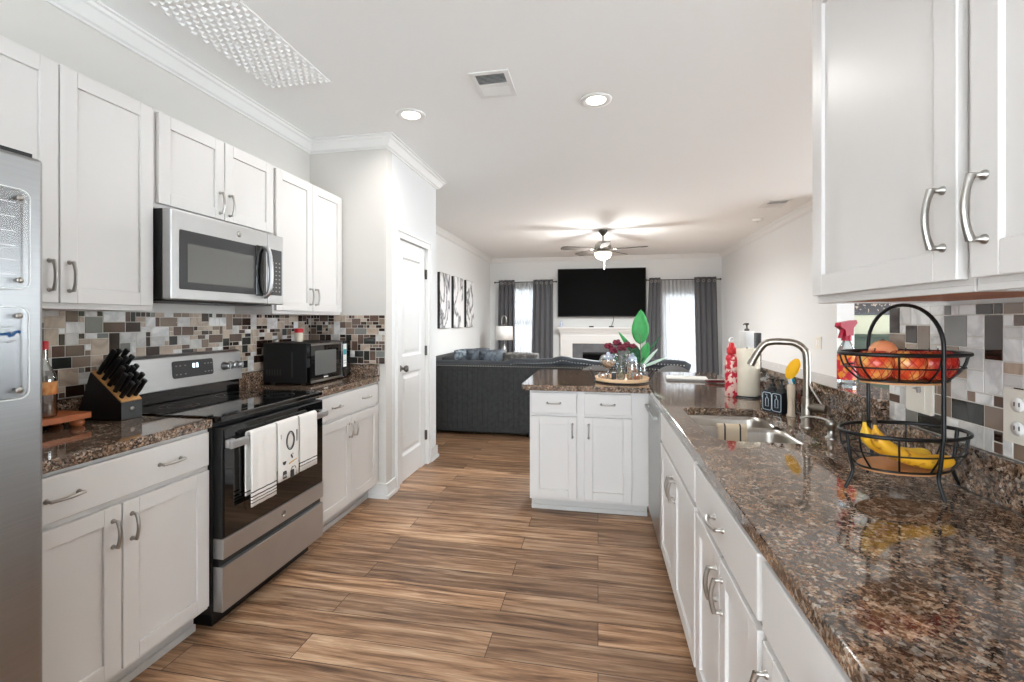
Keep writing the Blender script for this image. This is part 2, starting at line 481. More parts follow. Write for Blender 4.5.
        if bevel:
            md = o.modifiers.new('bevel', 'BEVEL'); md.width = bevel; md.segments = seg; md.limit_method = 'ANGLE'; md.angle_limit = math.radians(40)
            md.use_clamp_overlap = True
        if sub:
            md = o.modifiers.new('sub', 'SUBSURF'); md.levels = sub; md.render_levels = sub
        return o

def smooth_path(pts, k=5):
    pts = [Vector(p) for p in pts]
    out = []
    for i in range(len(pts) - 1):
        p0 = pts[max(i - 1, 0)]; p1 = pts[i]; p2 = pts[i + 1]; p3 = pts[min(i + 2, len(pts) - 1)]
        for j in range(k):
            t = j / k
            out.append(0.5 * ((2 * p1) + (-p0 + p2) * t + (2 * p0 - 5 * p1 + 4 * p2 - p3) * t * t + (-p0 + 3 * p1 - 3 * p2 + p3) * t ** 3))
    out.append(pts[-1])
    return out

def thing(name, label, cat, loc=(0, 0, 0), rz=0, group=None):
    o = bpy.data.objects.new(name, None)
    o.empty_display_size = 0.1
    C.objects.link(o)
    o.location = loc; o.rotation_euler = (0, 0, rz)
    o['label'] = label; o['category'] = cat
    if group: o['group'] = group
    return o

def tag(o, label, cat, group=None):
    o['label'] = label; o['category'] = cat
    if group: o['group'] = group
    return o

def struct(o):
    o['kind'] = 'structure'; return o

def copy_tree(o, parent=None, loc=None, rz=None, label=None):
    c = o.copy(); C.objects.link(c); c.parent = parent
    if loc is not None: c.location = loc
    if rz is not None: c.rotation_euler = (0, 0, rz)
    if label: c['label'] = label
    for ch in [x for x in bpy.data.objects if x.parent == o]:
        copy_tree(ch, c)
    return c

def text_mesh(mb, txt, size, place, m=0, thick=0.0006):
    cu = bpy.data.curves.new('t', 'FONT'); cu.body = txt; cu.size = size; cu.extrude = thick / 2
    cu.align_x = 'CENTER'; cu.align_y = 'CENTER'
    ob = bpy.data.objects.new('t', cu); C.objects.link(ob)
    bpy.context.view_layer.update()
    me = ob.to_mesh()
    mb.add([place(v.co) for v in me.vertices], [tuple(p.vertices) for p in me.polygons], m)
    ob.to_mesh_clear(); bpy.data.objects.remove(ob); bpy.data.curves.remove(cu)

# ------------------------------------------------------------------ the setting
CEIL = 2.77
XL, XR = -2.25, 0.98         # kitchen side walls
XLL, XRR = -2.42, 2.54       # living room side walls
YF = 10.2                    # far wall
PX, PY0, PY1 = -1.60, 3.28, 4.38   # pantry

def sbox(name, *b, mat='wall'):
    return struct(MB().box(*b).build(name, mat))

struct(MB().box(-2.6, -2.2, -0.06, 6.2, 10.5, 0).build('floor', 'floor'))
struct(MB().box(-2.6, -2.2, CEIL, 6.2, 10.5, CEIL + 0.1).build('ceiling', 'ceil'))
sbox('wall_left', -2.42, -2.2, 0, XL, PY0, CEIL, mat='wall_warm')
sbox('wall_left_living', -2.56, PY1 - 0.12, 0, XLL, YF, CEIL)
# pantry: front wall, side wall with a door opening, back wall
DY0, DY1, DZ = 3.50, 4.13, 2.04
sbox('wall_pantry_front', XL, PY0, 0, PX, PY0 + 0.1, CEIL, mat='wall_warm')
w = MB().box(PX - 0.109, PY0 + 0.1, 0, PX, DY0 - .006, CEIL).box(PX - 0.109, DY1 + .006, 0, PX, PY1, CEIL).box(PX - 0.109, DY0 - .006, DZ + .006, PX, DY1 + .006, CEIL)
struct(w.build('wall_pantry_side', 'wall'))
sbox('wall_pantry_back', XLL, PY1 - 0.1, 0, PX - 0.11, PY1, CEIL)
sbox('wall_right', XRR, 5.52, 0, XRR + 0.17, YF, CEIL)
sbox('wall_right_kitchen', XR, -2.2, 0, XR + 0.13, 1.77, CEIL)
sbox('wall_right_low', XR, 1.77, 0, XR + 0.13, 3.52, 1.055)
w = MB().box(-2.42, -2.3, 0, -1.8, -2.2, CEIL).box(.6, -2.3, 0, XR + .13, -2.2, CEIL).box(-1.8, -2.3, 2.15, .6, -2.2, CEIL).box(-1.8, -2.3, 0, .6, -2.2, .30)  # unseen wall; its wide opening is added to let daylight in
struct(w.build('wall_back', 'wall'))
w = MB().box(6.1, -2.3, 0, 6.2, .4, CEIL).box(6.1, 5.7, 0, 6.2, 6.8, CEIL).box(6.1, .4, 2.3, 6.2, 5.7, CEIL).box(6.1, .4, 0, 6.2, 5.7, .5)  # unseen side wall, opening added to bring daylight across the dining area
struct(w.build('wall_right_dining', 'wall'))
struct(MB().box(XR + .13, -2.3, 0, 6.1, -2.2, CEIL).build('wall_back_dining', 'wall'))
sbox('wall_dining', XRR + 0.17, 6.8, 0, 6.2, 6.9, CEIL, mat='olive')
# far wall with a window and a glazed door opening
WX0, WX1, WZ0, WZ1 = -2.02, -1.12, 0.55, 2.10
GX0, GX1, GZ1 = 1.28, 2.26, 2.06
w = MB()
for a in ((XLL - 0.14, 0, WX0, CEIL), (WX0, 0, WX1, WZ0), (WX0, WZ1, WX1, CEIL), (WX1, 0, GX0, CEIL), (GX0, GZ1, GX1, CEIL), (GX1, 0, XRR + 0.17, CEIL)):
    w.box(a[0], YF, a[1], a[2], YF + 0.14, a[3])
struct(w.build('wall_far', 'wall'))

# crown moulding
CR = [(0, 0), (0, -0.086), (0.012, -0.086), (0.016, -0.078), (0.03, -0.072), (0.06, -0.03), (0.072, -0.024), (0.076, -0.010), (0.09, -0.008), (0.09, 0)]
def crown(name, pts, side):
    """pts: polyline of (x,y) along the wall; side: list of inward normals' offset function by mitre"""
    n = len(pts)
    nrm = []
    for i in range(n - 1):
        d = Vector(pts[i + 1]) - Vector(pts[i]); d.normalize()
        nrm.append(Vector((-d.y, d.x)) * side)
    mb = MB(); vs_ = []
    for i in range(n):
        if i == 0: mi = nrm[0]
        elif i == n - 1: mi = nrm[-1]
        else:
            mi = nrm[i - 1] + nrm[i]; mi = mi / (mi.dot(nrm[i]))
        for (o_, z) in CR: vs_.append((pts[i][0] + mi.x * o_, pts[i][1] + mi.y * o_, CEIL + z))
    k = len(CR)
    fs = [(i * k + j, i * k + (j + 1) % k, (i + 1) * k + (j + 1) % k, (i + 1) * k + j) for i in range(n - 1) for j in range(k)]
    mb.add(vs_, fs)
    mb.add(vs_[:k], [tuple(range(k))]); mb.add(vs_[-k:], [tuple(range(k))[::-1]])
    return struct(mb.build(name, 'trim', fixn=True))
crown('trim_1', [(XL, -2.2), (XL, PY0), (PX, PY0), (PX, PY1), (XLL, PY1), (XLL, YF), (XRR, YF), (XRR, 5.52)], -1)
# baseboards
def base(name, x0, y0, x1, y1):
    mb = MB().box(x0, y0, 0, x1, y1, 0.115)
    return struct(mb.build(name, 'trim', bevel=0.004))
t = 0.016
mb = MB()
mb.box(-1.745, PY0 - t, 0, PX, PY0, .115).box(PX, PY0 - t, 0, PX + t, 3.43, .115)
mb.box(PX, 4.20, 0, PX + t, PY1 + t, .115)
mb.box(-1.735, PY0 - t - .014, 0, PX + .014, PY0 - t, .028).box(PX + t, PY0 - t - .014, 0, PX + t + .014, 3.43, .028).box(PX + t, 4.20, 0, PX + t + .014, PY1 + t, .028)
struct(mb.build('baseboard_pantry', 'trim', bevel=0.003))
base('baseboard_left', XLL, PY1, XLL + t, YF)
base('baseboard_right', XRR - t, 5.52, XRR, YF)
mb = MB().box(XLL + t, YF - t, 0, GX0 - .08, YF, .115).box(GX1 + .08, YF - t, 0, XRR - t, YF, .115)
struct(mb.build('baseboard_far', 'trim', bevel=0.003))

# pantry door (2 panels) with casing
d = thing('door_1', 'white two-panel pantry door beside the right-hand base cabinet', 'door', (PX - 0.014, DY0 + .001, 0), PI / 2); d['kind'] = 'structure'
dw = DY1 - DY0
def frame_door(mb, w, h, th, rails, stile=0.11):
    """rails: list of z ranges of solid rails. front face at y=0, back y=th"""
    mb.box(0, 0, 0, stile, th, h); mb.box(w - stile, 0, 0, w, th, h)
    for a, b in rails: mb.box(stile, 0, a, w - stile, th, b)
    zs = sorted(rails)
    for (a, b), (a2, b2) in zip(zs, zs[1:]):
        x0, x1, z0, z1 = stile, w - stile, b, a2
        def ring(e, y): return [(x0 + e, y, z0 + e), (x1 - e, y, z0 + e), (x1 - e, y, z1 - e), (x0 + e, y, z1 - e)]
        r = ring(0, 0.0) + ring(0.018, 0.012) + ring(0.03, 0.012) + ring(0.055, 0.003)
        fs = [(k * 4 + i, k * 4 + (i + 1) % 4, k * 4 + 4 + (i + 1) % 4, k * 4 + 4 + i) for k in range(3) for i in range(4)] + [(12, 13, 14, 15)]
        mb.add(r, fs)
        mb.box(x0, th * 0.6, z0, x1, th - 0.004, z1)
    return mb
frame_door(MB(), dw - 0.004, DZ - 0.004, 0.036, [(0.008, 0.22), (0.92, 1.06), (1.90, DZ - 0.004)]).build('door_panel', 'trim', d, bevel=0.002)
hn = MB().lathe([(0.026, 0), (0.026, -0.006), (0.012, -0.010), (0.011, -0.035), (0.024, -0.042), (0.029, -0.055), (0.024, -0.066), (0.001, -0.070)], (0.065, 0, 0.965), 18, axis='y')
hn.build('door_knob', 'dnickel', d)
for z in (0.28, 1.08, 1.80):
    MB().lathe([(0.007, -0.045), (0.007, 0.045)], (dw - 0.004, -0.012, z), 10).box(dw - 0.02, -0.008, z - .045, dw - .002, 0, z + .045).build('hinge', 'dnickel', d)
st_ = MB().box(PX - .108, DY0 + .0005, 0, PX - .052, DY0 + .02, DZ - .0005).box(PX - .108, DY1 - .02, 0, PX - .052, DY1 - .0005, DZ - .0005).box(PX - .108, DY0 + .02, DZ - .02, PX - .052, DY1 - .02, DZ - .0005)
struct(st_.build('trim_3', 'trim'))
cs = MB().box(PX - .11, DY0 - .065, 0, PX + .016, DY0, DZ + .065).box(PX - .11, DY1, 0, PX + .016, DY1 + .065, DZ + .065).box(PX - .11, DY0, DZ, PX + .016, DY1, DZ + .065)
cs.box(PX + .016, DY0 - .065, 0, PX + .024, DY0 - .05, DZ + .065).box(PX + .016, DY1 + .05, 0, PX + .024, DY1 + .065, DZ + .065).box(PX + .016, DY0 - .05, DZ + .05, PX + .024, DY1 + .05, DZ + .065)
struct(cs.build('trim_2', 'trim', bevel=0.003))

# windows in the far wall
wn = thing('window_1', 'white framed living room window behind the left sheer curtain', 'window', (WX0, YF, WZ0)); wn['kind'] = 'structure'
ww, wh = WX1 - WX0, WZ1 - WZ0
f = MB()
for b in ((-.07, -.02, ww + .07, -.0), ): pass
f.box(-.07, -.02, -.02, 0, .12, wh + .07).box(ww, -.02, -.02, ww + .07, .12, wh + .07).box(0, -.02, wh, ww, .12, wh + .07)
f.box(0, .03, 0, .04, .1, wh).box(ww - .04, .03, 0, ww, .1, wh).box(0, .03, 0, ww, .1, .05).box(0, .03, wh - .04, ww, .1, wh)
f.box(0, .03, wh / 2 - .025, ww, .1, wh / 2 + .025)
f.build('window_frame', 'trim', wn, bevel=.003)
MB().box(-.1, -.06, -.05, ww + .1, .1, -.02).build('window_sill', 'trim', wn, bevel=.003)
MB().box(.04, .06, .05, ww - .04, .066, wh - .04).build('pane', 'glass', wn)
gd = thing('door_2', 'white glazed patio door behind the right sheer curtain', 'door', (GX0, YF, 0)); gd['kind'] = 'structure'
gw = GX1 - GX0
f = MB().box(-.07, -.02, 0, 0, .12, GZ1 + .07).box(gw, -.02, 0, gw + .07, .12, GZ1 + .07).box(0, -.02, GZ1, gw, .12, GZ1 + .07)
f.build('door_frame', 'trim', gd, bevel=.003)
f = MB().box(0.004, .04, .01, .12, .085, GZ1 - .005).box(gw - .12, .04, .01, gw - .004, .085, GZ1 - .005).box(.12, .04, .01, gw - .12, .085, .25).box(.12, .04, GZ1 - .14, gw - .12, .085, GZ1 - .005)
f.build('door_leaf', 'trim', gd, bevel=.003)
MB().box(.12, .06, .25, gw - .12, .066, GZ1 - .14).build('pane', 'glass', gd)
MB().lathe([(.03, .04), (.03, .03), (.012, .026), (.012, 0), (.028, -.01), (.02, -.03), (.001, -.034)], (.06, 0, 1.0), 14, axis='y').build('door_handle', 'dnickel', gd)

# ------------------------------------------------------------------ mosaic backsplash
def mosaic(name, A, B, unit, pal, plane, normal_sign, label, holes=(), seed=1, warm_light=None):
    """A=(a0,a1) along Y, B=(z0,z1); plane = x of the wall face"""
    rnd = random.Random(seed)
    na = int(round((A[1] - A[0]) / unit)); nb = int(round((B[1] - B[0]) / unit))
    ua = (A[1] - A[0]) / na; ub = (B[1] - B[0]) / nb
    occ = [[False] * nb for _ in range(na)]
    for j in range(nb):
        for i in range(na):
            y = A[0] + (i + .5) * ua; z = B[0] + (j + .5) * ub
            for (h0, h1, g0, g1) in holes:
                if h0 < y < h1 and g0 < z < g1: occ[i][j] = True
    sizes = [((1, 1), 10), ((2, 1), 12), ((1, 2), 5), ((2, 2), 16), ((3, 2), 9), ((2, 3), 7), ((4, 2), 5), ((3, 3), 3), ((1, 4), 1.2), ((2, 4), 3)]
    mb = MB()
    th = 0.006; g = 0.0016
    order = [(i, j) for i in range(na) for j in range(nb)]
    for i, j in order:
        if occ[i][j]: continue
        opts = []
        for (w_, h_), wt in sizes:
            if i + w_ > na or j + h_ > nb: continue
            if any(occ[i + a][j + b] for a in range(w_) for b in range(h_)): continue
            opts.append(((w_, h_), wt))
        if not opts: opts = [((1, 1), 1)]
        tot = sum(o_[1] for o_ in opts); r = rnd.random() * tot
        for sz, wt in opts:
            r -= wt
            if r <= 0: break
        w_, h_ = sz
        for a in range(w_):
            for b in range(h_): occ[i + a][j + b] = True
        y0, y1 = A[0] + i * ua + g, A[0] + (i + w_) * ua - g
        z0, z1 = B[0] + j * ub + g, B[0] + (j + h_) * ub - g
        p = pal
        if warm_light and rnd.random() < (y0 - A[0]) / (A[1] - A[0]): p = warm_light  # browner mix with rising y puts the lamp's warm tint into the tiles
        mi = rnd.choices(range(len(p)), p)[0]
        x0 = plane; x1 = plane + normal_sign * th; e = .001
        xm = plane + normal_sign * (th - e)
        vs_ = [(x0, y0, z0), (x0, y1, z0), (x0, y1, z1), (x0, y0, z1), (xm, y0, z0), (xm, y1, z0), (xm, y1, z1), (xm, y0, z1),
               (x1, y0 + e, z0 + e), (x1, y1 - e, z0 + e), (x1, y1 - e, z1 - e), (x1, y0 + e, z1 - e)]
        fs = [(8, 9, 10, 11)] + [(i_, (i_ + 1) % 4, 4 + (i_ + 1) % 4, 4 + i_) for i_ in range(4)] + [(4 + i_, 4 + (i_ + 1) % 4, 8 + (i_ + 1) % 4, 8 + i_) for i_ in range(4)]
        if normal_sign < 0: fs = [tuple(reversed(q)) for q in fs]
        mb.add(vs_, fs, mi + 1)
    x1 = plane + normal_sign * 0.0046
    mb.box(plane, A[0], B[0], x1, A[1], B[1], 0)
    o = mb.build(name, ['grout'] + TILE)
    return tag(o, label, 'backsplash')
SPL = 1.03
TT = 1.405
mosaic('tile_backsplash', (0.0, PY0), (SPL - 0.0, TT), 0.0255, [20, 14, 14, 12, 8, 14, 4, 6], XL, 1,
       'mosaic tile backsplash behind the stove and black countertop microwave', seed=3, warm_light=[6, 3, 28, 10, 18, 4, 22, 1])
mosaic('tile_backsplash', (-0.6, 1.77), (SPL, TT), 0.0280, [30, 18, 6, 14, 9, 9, 6, 5], XR, -1,
       'mosaic tile backsplash behind the two-tier fruit basket', seed=11)

o = mosaic('tile_backsplash', (0.012, 0.642), (SPL, TT), 0.0255, [5, 4, 24, 12, 20, 6, 22, 2], 0, 1,
       'mosaic tile backsplash on the pantry wall beside the black countertop microwave', seed=8)
o.location = (XL, PY0, 0); o.rotation_euler = (0, 0, -PI / 2)

# ------------------------------------------------------------------ cabinets
def pull(parent, c, axis, L=0.092, mat='nickel', name='handle'):
    """bowed bar pull standing off a face at y=c[1] (outward is -y)"""
    n = 13; pts = []; rr = []
    h = L / 2
    for i in range(n):
        t_ = -1 + 2 * i / (n - 1)
        off = 0.020 + 0.010 * (1 - t_ * t_)
        a = h * t_
        pts.append((c[0] + a, c[1] - off, c[2]) if axis == 'x' else (c[0], c[1] - off, c[2] + a))
        rr.append(0.0042 + 0.0020 * abs(t_) ** 3 + 0.0012 * (1 - abs(t_)))
    mb = MB().tube(pts, rr, 8, flat=1.3)
    for s_ in (-1, 1):
        e = (c[0] + s_ * h * .97, c[1], c[2]) if axis == 'x' else (c[0], c[1], c[2] + s_ * h * .97)
        mb.tube([e, (e[0], e[1] - .004, e[2]), (e[0], e[1] - .007, e[2]), (e[0], e[1] - .022, e[2])], [.0085, .008, .0045, .0052], 10)
    return mb.build(name, mat, parent)

def shaker(parent, x0, x1, z0, z1, y=0, th=0.02, rail=0.058, name='door'):
    """door whose outer face lies at y - th"""
    mb = MB()
    yf, yb = y - th, y - .0005
    mb.box(x0, yf, z0, x0 + rail, yb, z1).box(x1 - rail, yf, z0, x1, yb, z1)
    mb.box(x0 + rail, yf, z0, x1 - rail, yb, z0 + rail).box(x0 + rail, yf, z1 - rail, x1 - rail, yb, z1)
    mb.box(x0 + rail, yf + .009, z0 + rail, x1 - rail, yb, z1 - rail)
    return mb.build(name, 'cab', parent, bevel=0.0022)

def slab_front(parent, x0, x1, z0, z1, y=0, th=.02, name='drawer'):
    return MB().box(x0, y - th, z0, x1, y - .0005, z1).build(name, 'cab', parent, bevel=0.004)

def base_cab(label, loc, rz, W, depth=.60, up=0, kick=.072, ndoor=2, pulls='two', filler=(0, 0), wide_drawers=1, endpanel=None, open_top=False, centre_stile=0.0):
    t_ = thing('base_cabinet', label, 'cabinet', loc, rz, None)
    H_ = .874 + up
    if open_top:
        mb = MB().box(0, 0, .105, .018, depth, H_).box(W - .018, 0, .105, W, depth, H_).box(.018, 0, .105, W - .018, .018, H_).box(.018, depth - .01, .105, W - .018, depth, H_).box(.018, .018, .105, W - .018, depth - .01, .123)
    else:
        mb = MB().box(0, 0, .105, W, depth, H_)
    mb.build('body', 'cab', t_, bevel=.001)
    k = MB().box(0.0, kick, 0, W, depth, .105)
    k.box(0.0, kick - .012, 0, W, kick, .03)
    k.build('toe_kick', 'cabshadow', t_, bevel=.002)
    a, b = filler[0] + .012, W - filler[1] - .012
    zd0, zd1 = .715 + up, .860 + up
    zb0, zb1 = .125, .695 + up
    n = ndoor
    if wide_drawers == 1:
        dr = slab_front(t_, a, b, zd0, zd1)
        if pulls == 'two':
            for q in (.25, .75): pull(dr, (a + (b - a) * q, -.02, (zd0 + zd1) / 2), 'x')
        elif pulls == 'one': pull(dr, ((a + b) / 2, -.02, (zd0 + zd1) / 2), 'x')
    gap = .006 + centre_stile
    wd = (b - a - gap * (n - 1)) / n
    for i in range(n):
        x0 = a + i * (wd + gap)
        if wide_drawers == 2:
            dr = slab_front(t_, x0, x0 + wd, zd0, zd1)
            pull(dr, (x0 + wd / 2, -.02, (zd0 + zd1) / 2), 'x')
        dd = shaker(t_, x0, x0 + wd, zb0, zb1)
        if n == 2: hx = x0 + wd - .030 if i == 0 else x0 + .030
        else: hx = x0 + .03
        pull(dd, (hx, -.02, zb1 - .095), 'z')
    return t_

def upper_cab(label, loc, rz, W, z0, z1, depth=.32, split=None, hz=.10, ndoor=2, hside=1, under=True, gapb=.022):
    t_ = thing('wall_cabinet', label, 'cabinet', loc, rz)
    mb = MB().box(0, 0, z0 + .012, W, depth, z1)
    mb.box(0, 0, z0, W, .018, z0 + .012).box(0, .018, z0, .018, depth, z0 + .012).box(W - .018, .018, z0, W, depth, z0 + .012)
    mb.build('body', 'cab', t_, bevel=.001)
    if under:
        MB().box(.018, .018, z0 + .004, W - .018, depth - .004, z0 + .0118).build('underside_panel', 'wood_under', t_)
    a, b = .012, W - .012
    gap = .005
    wd = (b - a - gap * (ndoor - 1)) / ndoor
    for i in range(ndoor):
        x0 = a + i * (wd + gap)
        dd = shaker(t_, x0, x0 + wd, z0 + gapb, z1 - .012)
        if ndoor == 2: hx = x0 + wd - .030 if i == 0 else x0 + .030
        else: hx = x0 + .032 if hside < 0 else x0 + wd - .032
        pull(dd, (hx, -.02, z0 + gapb + hz), 'z', .11)
    return t_

FXL = -1.655         # left base cabinets' face frame (doors stand 2 cm proud)
base_cab('white base cabinet left of the stove with one wide drawer over two doors', (FXL - .02, .96, 0), PI / 2, .76, .57, up=.02)
base_cab('white base cabinet between the stove and the pantry wall', (FXL - .02, 2.485, 0), PI / 2, .785, .57, up=.02)
UXL = -1.98
upper_cab('white two-door wall cabinet nearest the fridge on the left wall', (UXL, .982, 0), PI / 2, .752, 1.405, 2.325, .266)
upper_cab('short white two-door wall cabinet directly above the steel microwave', (UXL, 1.737, 0), PI / 2, .770, 1.875, 2.325, .266, hz=.085)
upper_cab('white two-door wall cabinet beside the pantry wall above the black microwave', (UXL, 2.512, 0), PI / 2, .760, 1.405, 2.325, .266, under=True)
FXR = .356
base_cab('white sink base cabinet on the right, next to the dishwasher', (FXR, 2.622, 0), -PI / 2, .91, .61, pulls='none', open_top=True)
base_cab('white base cabinet on the right between the sink base and the nearest one', (FXR, 1.707, 0), -PI / 2, .655, .61, pulls='one')
base_cab('nearest white base cabinet at the bottom right corner of the photo', (FXR, 1.047, 0), -PI / 2, .62, .61, pulls='one', ndoor=1)
base_cab('white base cabinet facing the kitchen under the peninsula counter', (-.475, 3.215, 0), 0, .812, .60, kick=.10, wide_drawers=2, filler=(0.0, .10), centre_stile=.045)
UXR = .65
upper_cab('white single-door wall cabinet on the right above the fruit basket', (UXR, 1.525, 0), -PI / 2, .585, 1.412, 2.34, .33, ndoor=1, hside=1, hz=.115)
upper_cab('nearest white wall cabinet at the top right edge of the photo', (UXR, .934, 0), -PI / 2, .60, 1.412, 2.34, .33, ndoor=1, hside=-1, hz=.115)

# ------------------------------------------------------------------ counters
def counter_left(y0, y1, label):
    t_ = thing('granite_countertop', label, 'countertop', (XL, y0, 0))
    MB().box(0.002, 0, .895, 0.60, y1 - y0, .934).build('slab', 'granite', t_, bevel=.005)
    MB().box(0.002, 0, .9345, .024, y1 - y0, SPL - .002).build('splash_strip', 'granite', t_, bevel=.002)
    if y1 > 3: MB().box(.0245, y1 - y0 - .020, .9345, .60, y1 - y0 + .002, SPL - .002).build('splash_strip', 'granite', t_, bevel=.002)
    return t_
counter_left(.96, 1.722, 'granite countertop left of the stove under the knife block')
counter_left(2.483, 3.276, 'granite countertop between the stove and the pantry wall')

def rrect(x0, y0, x1, y1, r, n=6):
    out = []
    for cx, cy, a0 in ((x1 - r, y0 + r, -PI / 2), (x1 - r, y1 - r, 0), (x0 + r, y1 - r, PI / 2), (x0 + r, y0 + r, PI)):
        for i in range(n + 1):
            a = a0 + PI / 2 * i / n
            out.append((cx + r * math.cos(a), cy + r * math.sin(a)))
    return out
SX0, SX1, SY0, SY1 = .425, .80, 1.83, 2.50
CE = .333
outer = [(CE, -.6), (.957, -.6), (.957, 3.52), (.98, 3.52), (.98, 4.2)]
pr = [(-.535 + .08, 4.2), (-.535 + .02, 4.18), (-.535, 4.12), (-.535, 3.22), (-.515, 3.178), (-.48, 3.17), (CE, 3.17)]
outer = outer + pr
hole = rrect(SX0, SY0, SX1, SY1, .07)
ct = thing('granite_countertop', 'large L-shaped granite countertop with the sink, running onto the peninsula', 'countertop', (0, 0, 0))
mb = MB()
polys = [[Vector((x, y, 0)) for x, y in outer], [Vector((x, y, 0)) for x, y in hole[::-1]]]
tri = tessellate_polygon(polys)
flat = outer + hole[::-1]
top = [(x, y, .914) for x, y in flat]; bot = [(x, y, .875) for x, y in flat]
mb.add(top, [tuple(t_) for t_ in tri]); mb.add(bot, [tuple(reversed(t_)) for t_ in tri])
n = len(outer)
mb.add([(x, y, .875) for x, y in outer] + [(x, y, .914) for x, y in outer], [(i, (i + 1) % n, n + (i + 1) % n, n + i) for i in range(n)])
n = len(hole); hh = hole[::-1]
mb.add([(x, y, .875) for x, y in hh] + [(x, y, .914) for x, y in hh], [(i, (i + 1) % n, n + (i + 1) % n, n + i) for i in range(n)])
o = mb.build('slab', 'granite', ct, fixn=True, bevel=.004)
MB().box(.957, -.6, .9145, .979, 1.769, SPL - .002).build('splash_strip', 'granite', ct, bevel=.002)
MB().box(.957, 1.77, .9145, .979, 3.52, 1.056).build('splash_panel', 'granite', ct, bevel=.002)
lg = MB().box(.935, 1.779, 1.057, 1.125, 3.54, 1.09)
tag(lg.build('granite_ledge', 'granite', bevel=.004), 'raised granite ledge along the low wall behind the sink', 'ledge')

# sink: double bowl under the counter
sk = thing('kitchen_sink', 'stainless double bowl sink set under the granite counter', 'sink', (0, 0, 0))
DIV = 2.24
def bowl(x0, y0, x1, y1, zb, zt=.874):
    mb = MB(); rings = []
    for e, z, r in ((-.012, zt, .07), (0.0, zt, .065), (.004, zt - .02, .06), (.012, zb + .03, .055), (.03, zb + .006, .05), (.06, zb, .04)):
        rings.append([(x, y, z) for x, y in rrect(x0 + e, y0 + e, x1 - e, y1 - e, r)])
    n = len(rings[0]); vs_ = [p for r in rings for p in r]
    fs = [(k * n + i, k * n + (i + 1) % n, (k + 1) * n + (i + 1) % n, (k + 1) * n + i) for k in range(len(rings) - 1) for i in range(n)]
    fs.append(tuple(range((len(rings) - 1) * n, len(rings) * n)))
    mb.add(vs_, fs, 0, True)
    return mb
bowl(SX0 + .003, DIV + .008, SX1 - .003, SY1 - .003, .68).build('bowl', 'sink', sk, solid=.002)
bowl(SX0 + .003, SY0 + .003, SX1 - .003, DIV - .008, .70).build('bowl', 'sink', sk, solid=.002)
MB().box(SX0 + .02, DIV - .009, .80, SX1 - .02, DIV + .009, .8735).build('divider', 'sink', sk, bevel=.006)
for yy, zz in ((2.37, .681), (2.02, .701)):
    MB().lathe([(.04, 0), (.042, .003), (.030, .004), (.026, .001), (.001, .001)], (.61, yy, zz), 20).build('drain', 'dnickel', sk)
# striped cloth over the divider
def drape(half, front, back, r, th=0.004):
    pass
def drape_sheet(width, cy, ztop, ydrop_f, ydrop_b, off, nx=14, amp=.003, seed=0):
    rnd = random.Random(seed); ph = rnd.random() * 6
    prof = []
    for z in [ztop - ydrop_f + ydrop_f * i / 8 for i in range(9)]: prof.append((-off, z))
    for i in range(1, 6):
        a = PI * i / 6; prof.append((-off * math.cos(a), ztop + off * math.sin(a)))
    for z in [ztop - ydrop_b * i / 8 for i in range(9)]: prof.append((off, z))
    k = len(prof) - 1
    def fn(u, v):
        y, z = prof[int(round(v * k))]
        low = max(0, (ztop - z))
        return ((u - .5) * width * (1 - .05 * low), cy + y + math.copysign(amp * math.sin(u * 9 + ph) * min(1, low * 12), y), z)
    return fn, k
fn, k = drape_sheet(.125, 0, .876, .12, .09, .013, amp=.002, seed=3)
o = MB().sheet(fn, 14, k).build('dish_cloth', 'cloth_tan', solid=.004)
o.location = (.60, DIV, 0)
tag(o, 'tan dish cloth with two dark stripes hung over the sink divider', 'cloth')

# faucet
fc = thing('kitchen_faucet', 'brushed nickel gooseneck faucet behind the sink', 'faucet', (.862, 2.12, .914))
MB().lathe([(.027, .0005), (.027, .008), (.021, .014), (.0195, .10), (.0195, .125)], (0, 0, 0), 24).build('base', 'fnickel', fc)
neck = smooth_path([(0, 0, .10), (0, 0, .285), (-.010, .004, .328), (-.04, .012, .352), (-.075, .022, .357), (-.113, .034, .357), (-.146, .045, .348), (-.170, .054, .315), (-.195, .064, .262)], 5)
MB().tube(neck, .0145, 14).build('spout', 'fnickel', fc)
MB().tube([(-.1895, .062, .274), (-.1990, .0655, .252)], [.0165, .0165], 14).build('spray_head', 'fnickel', fc)
MB().tube([(.0, 0, .085), (.03, -.028, .085), (.052, -.049, .085)], [.018, .0195, .0195], 16).build('valve_body', 'fnickel', fc)
MB().tube([(.045, -.042, .088), (.035, -.032, .115), (.012, -.018, .16), (.004, -.012, .185)], [.006, .005, .0045, .004], 8).build('lever', 'fnickel', fc)
sd = thing('soap_dispenser', 'small nickel soap dispenser with a curved nozzle right of the faucet', 'dispenser', (.868, 1.93, .914))
MB().lathe([(.019, .0005), (.019, .006), (.012, .010), (.011, .045), (.015, .048), (.015, .064), (.010, .068)], (0, 0, 0), 18).build('pump', 'nickel', sd)
MB().tube(smooth_path([(0, 0, .060), (-.02, .012, .072), (-.055, .034, .074), (-.085, .052, .066)], 4), .0045, 8).build('nozzle', 'nickel', sd)

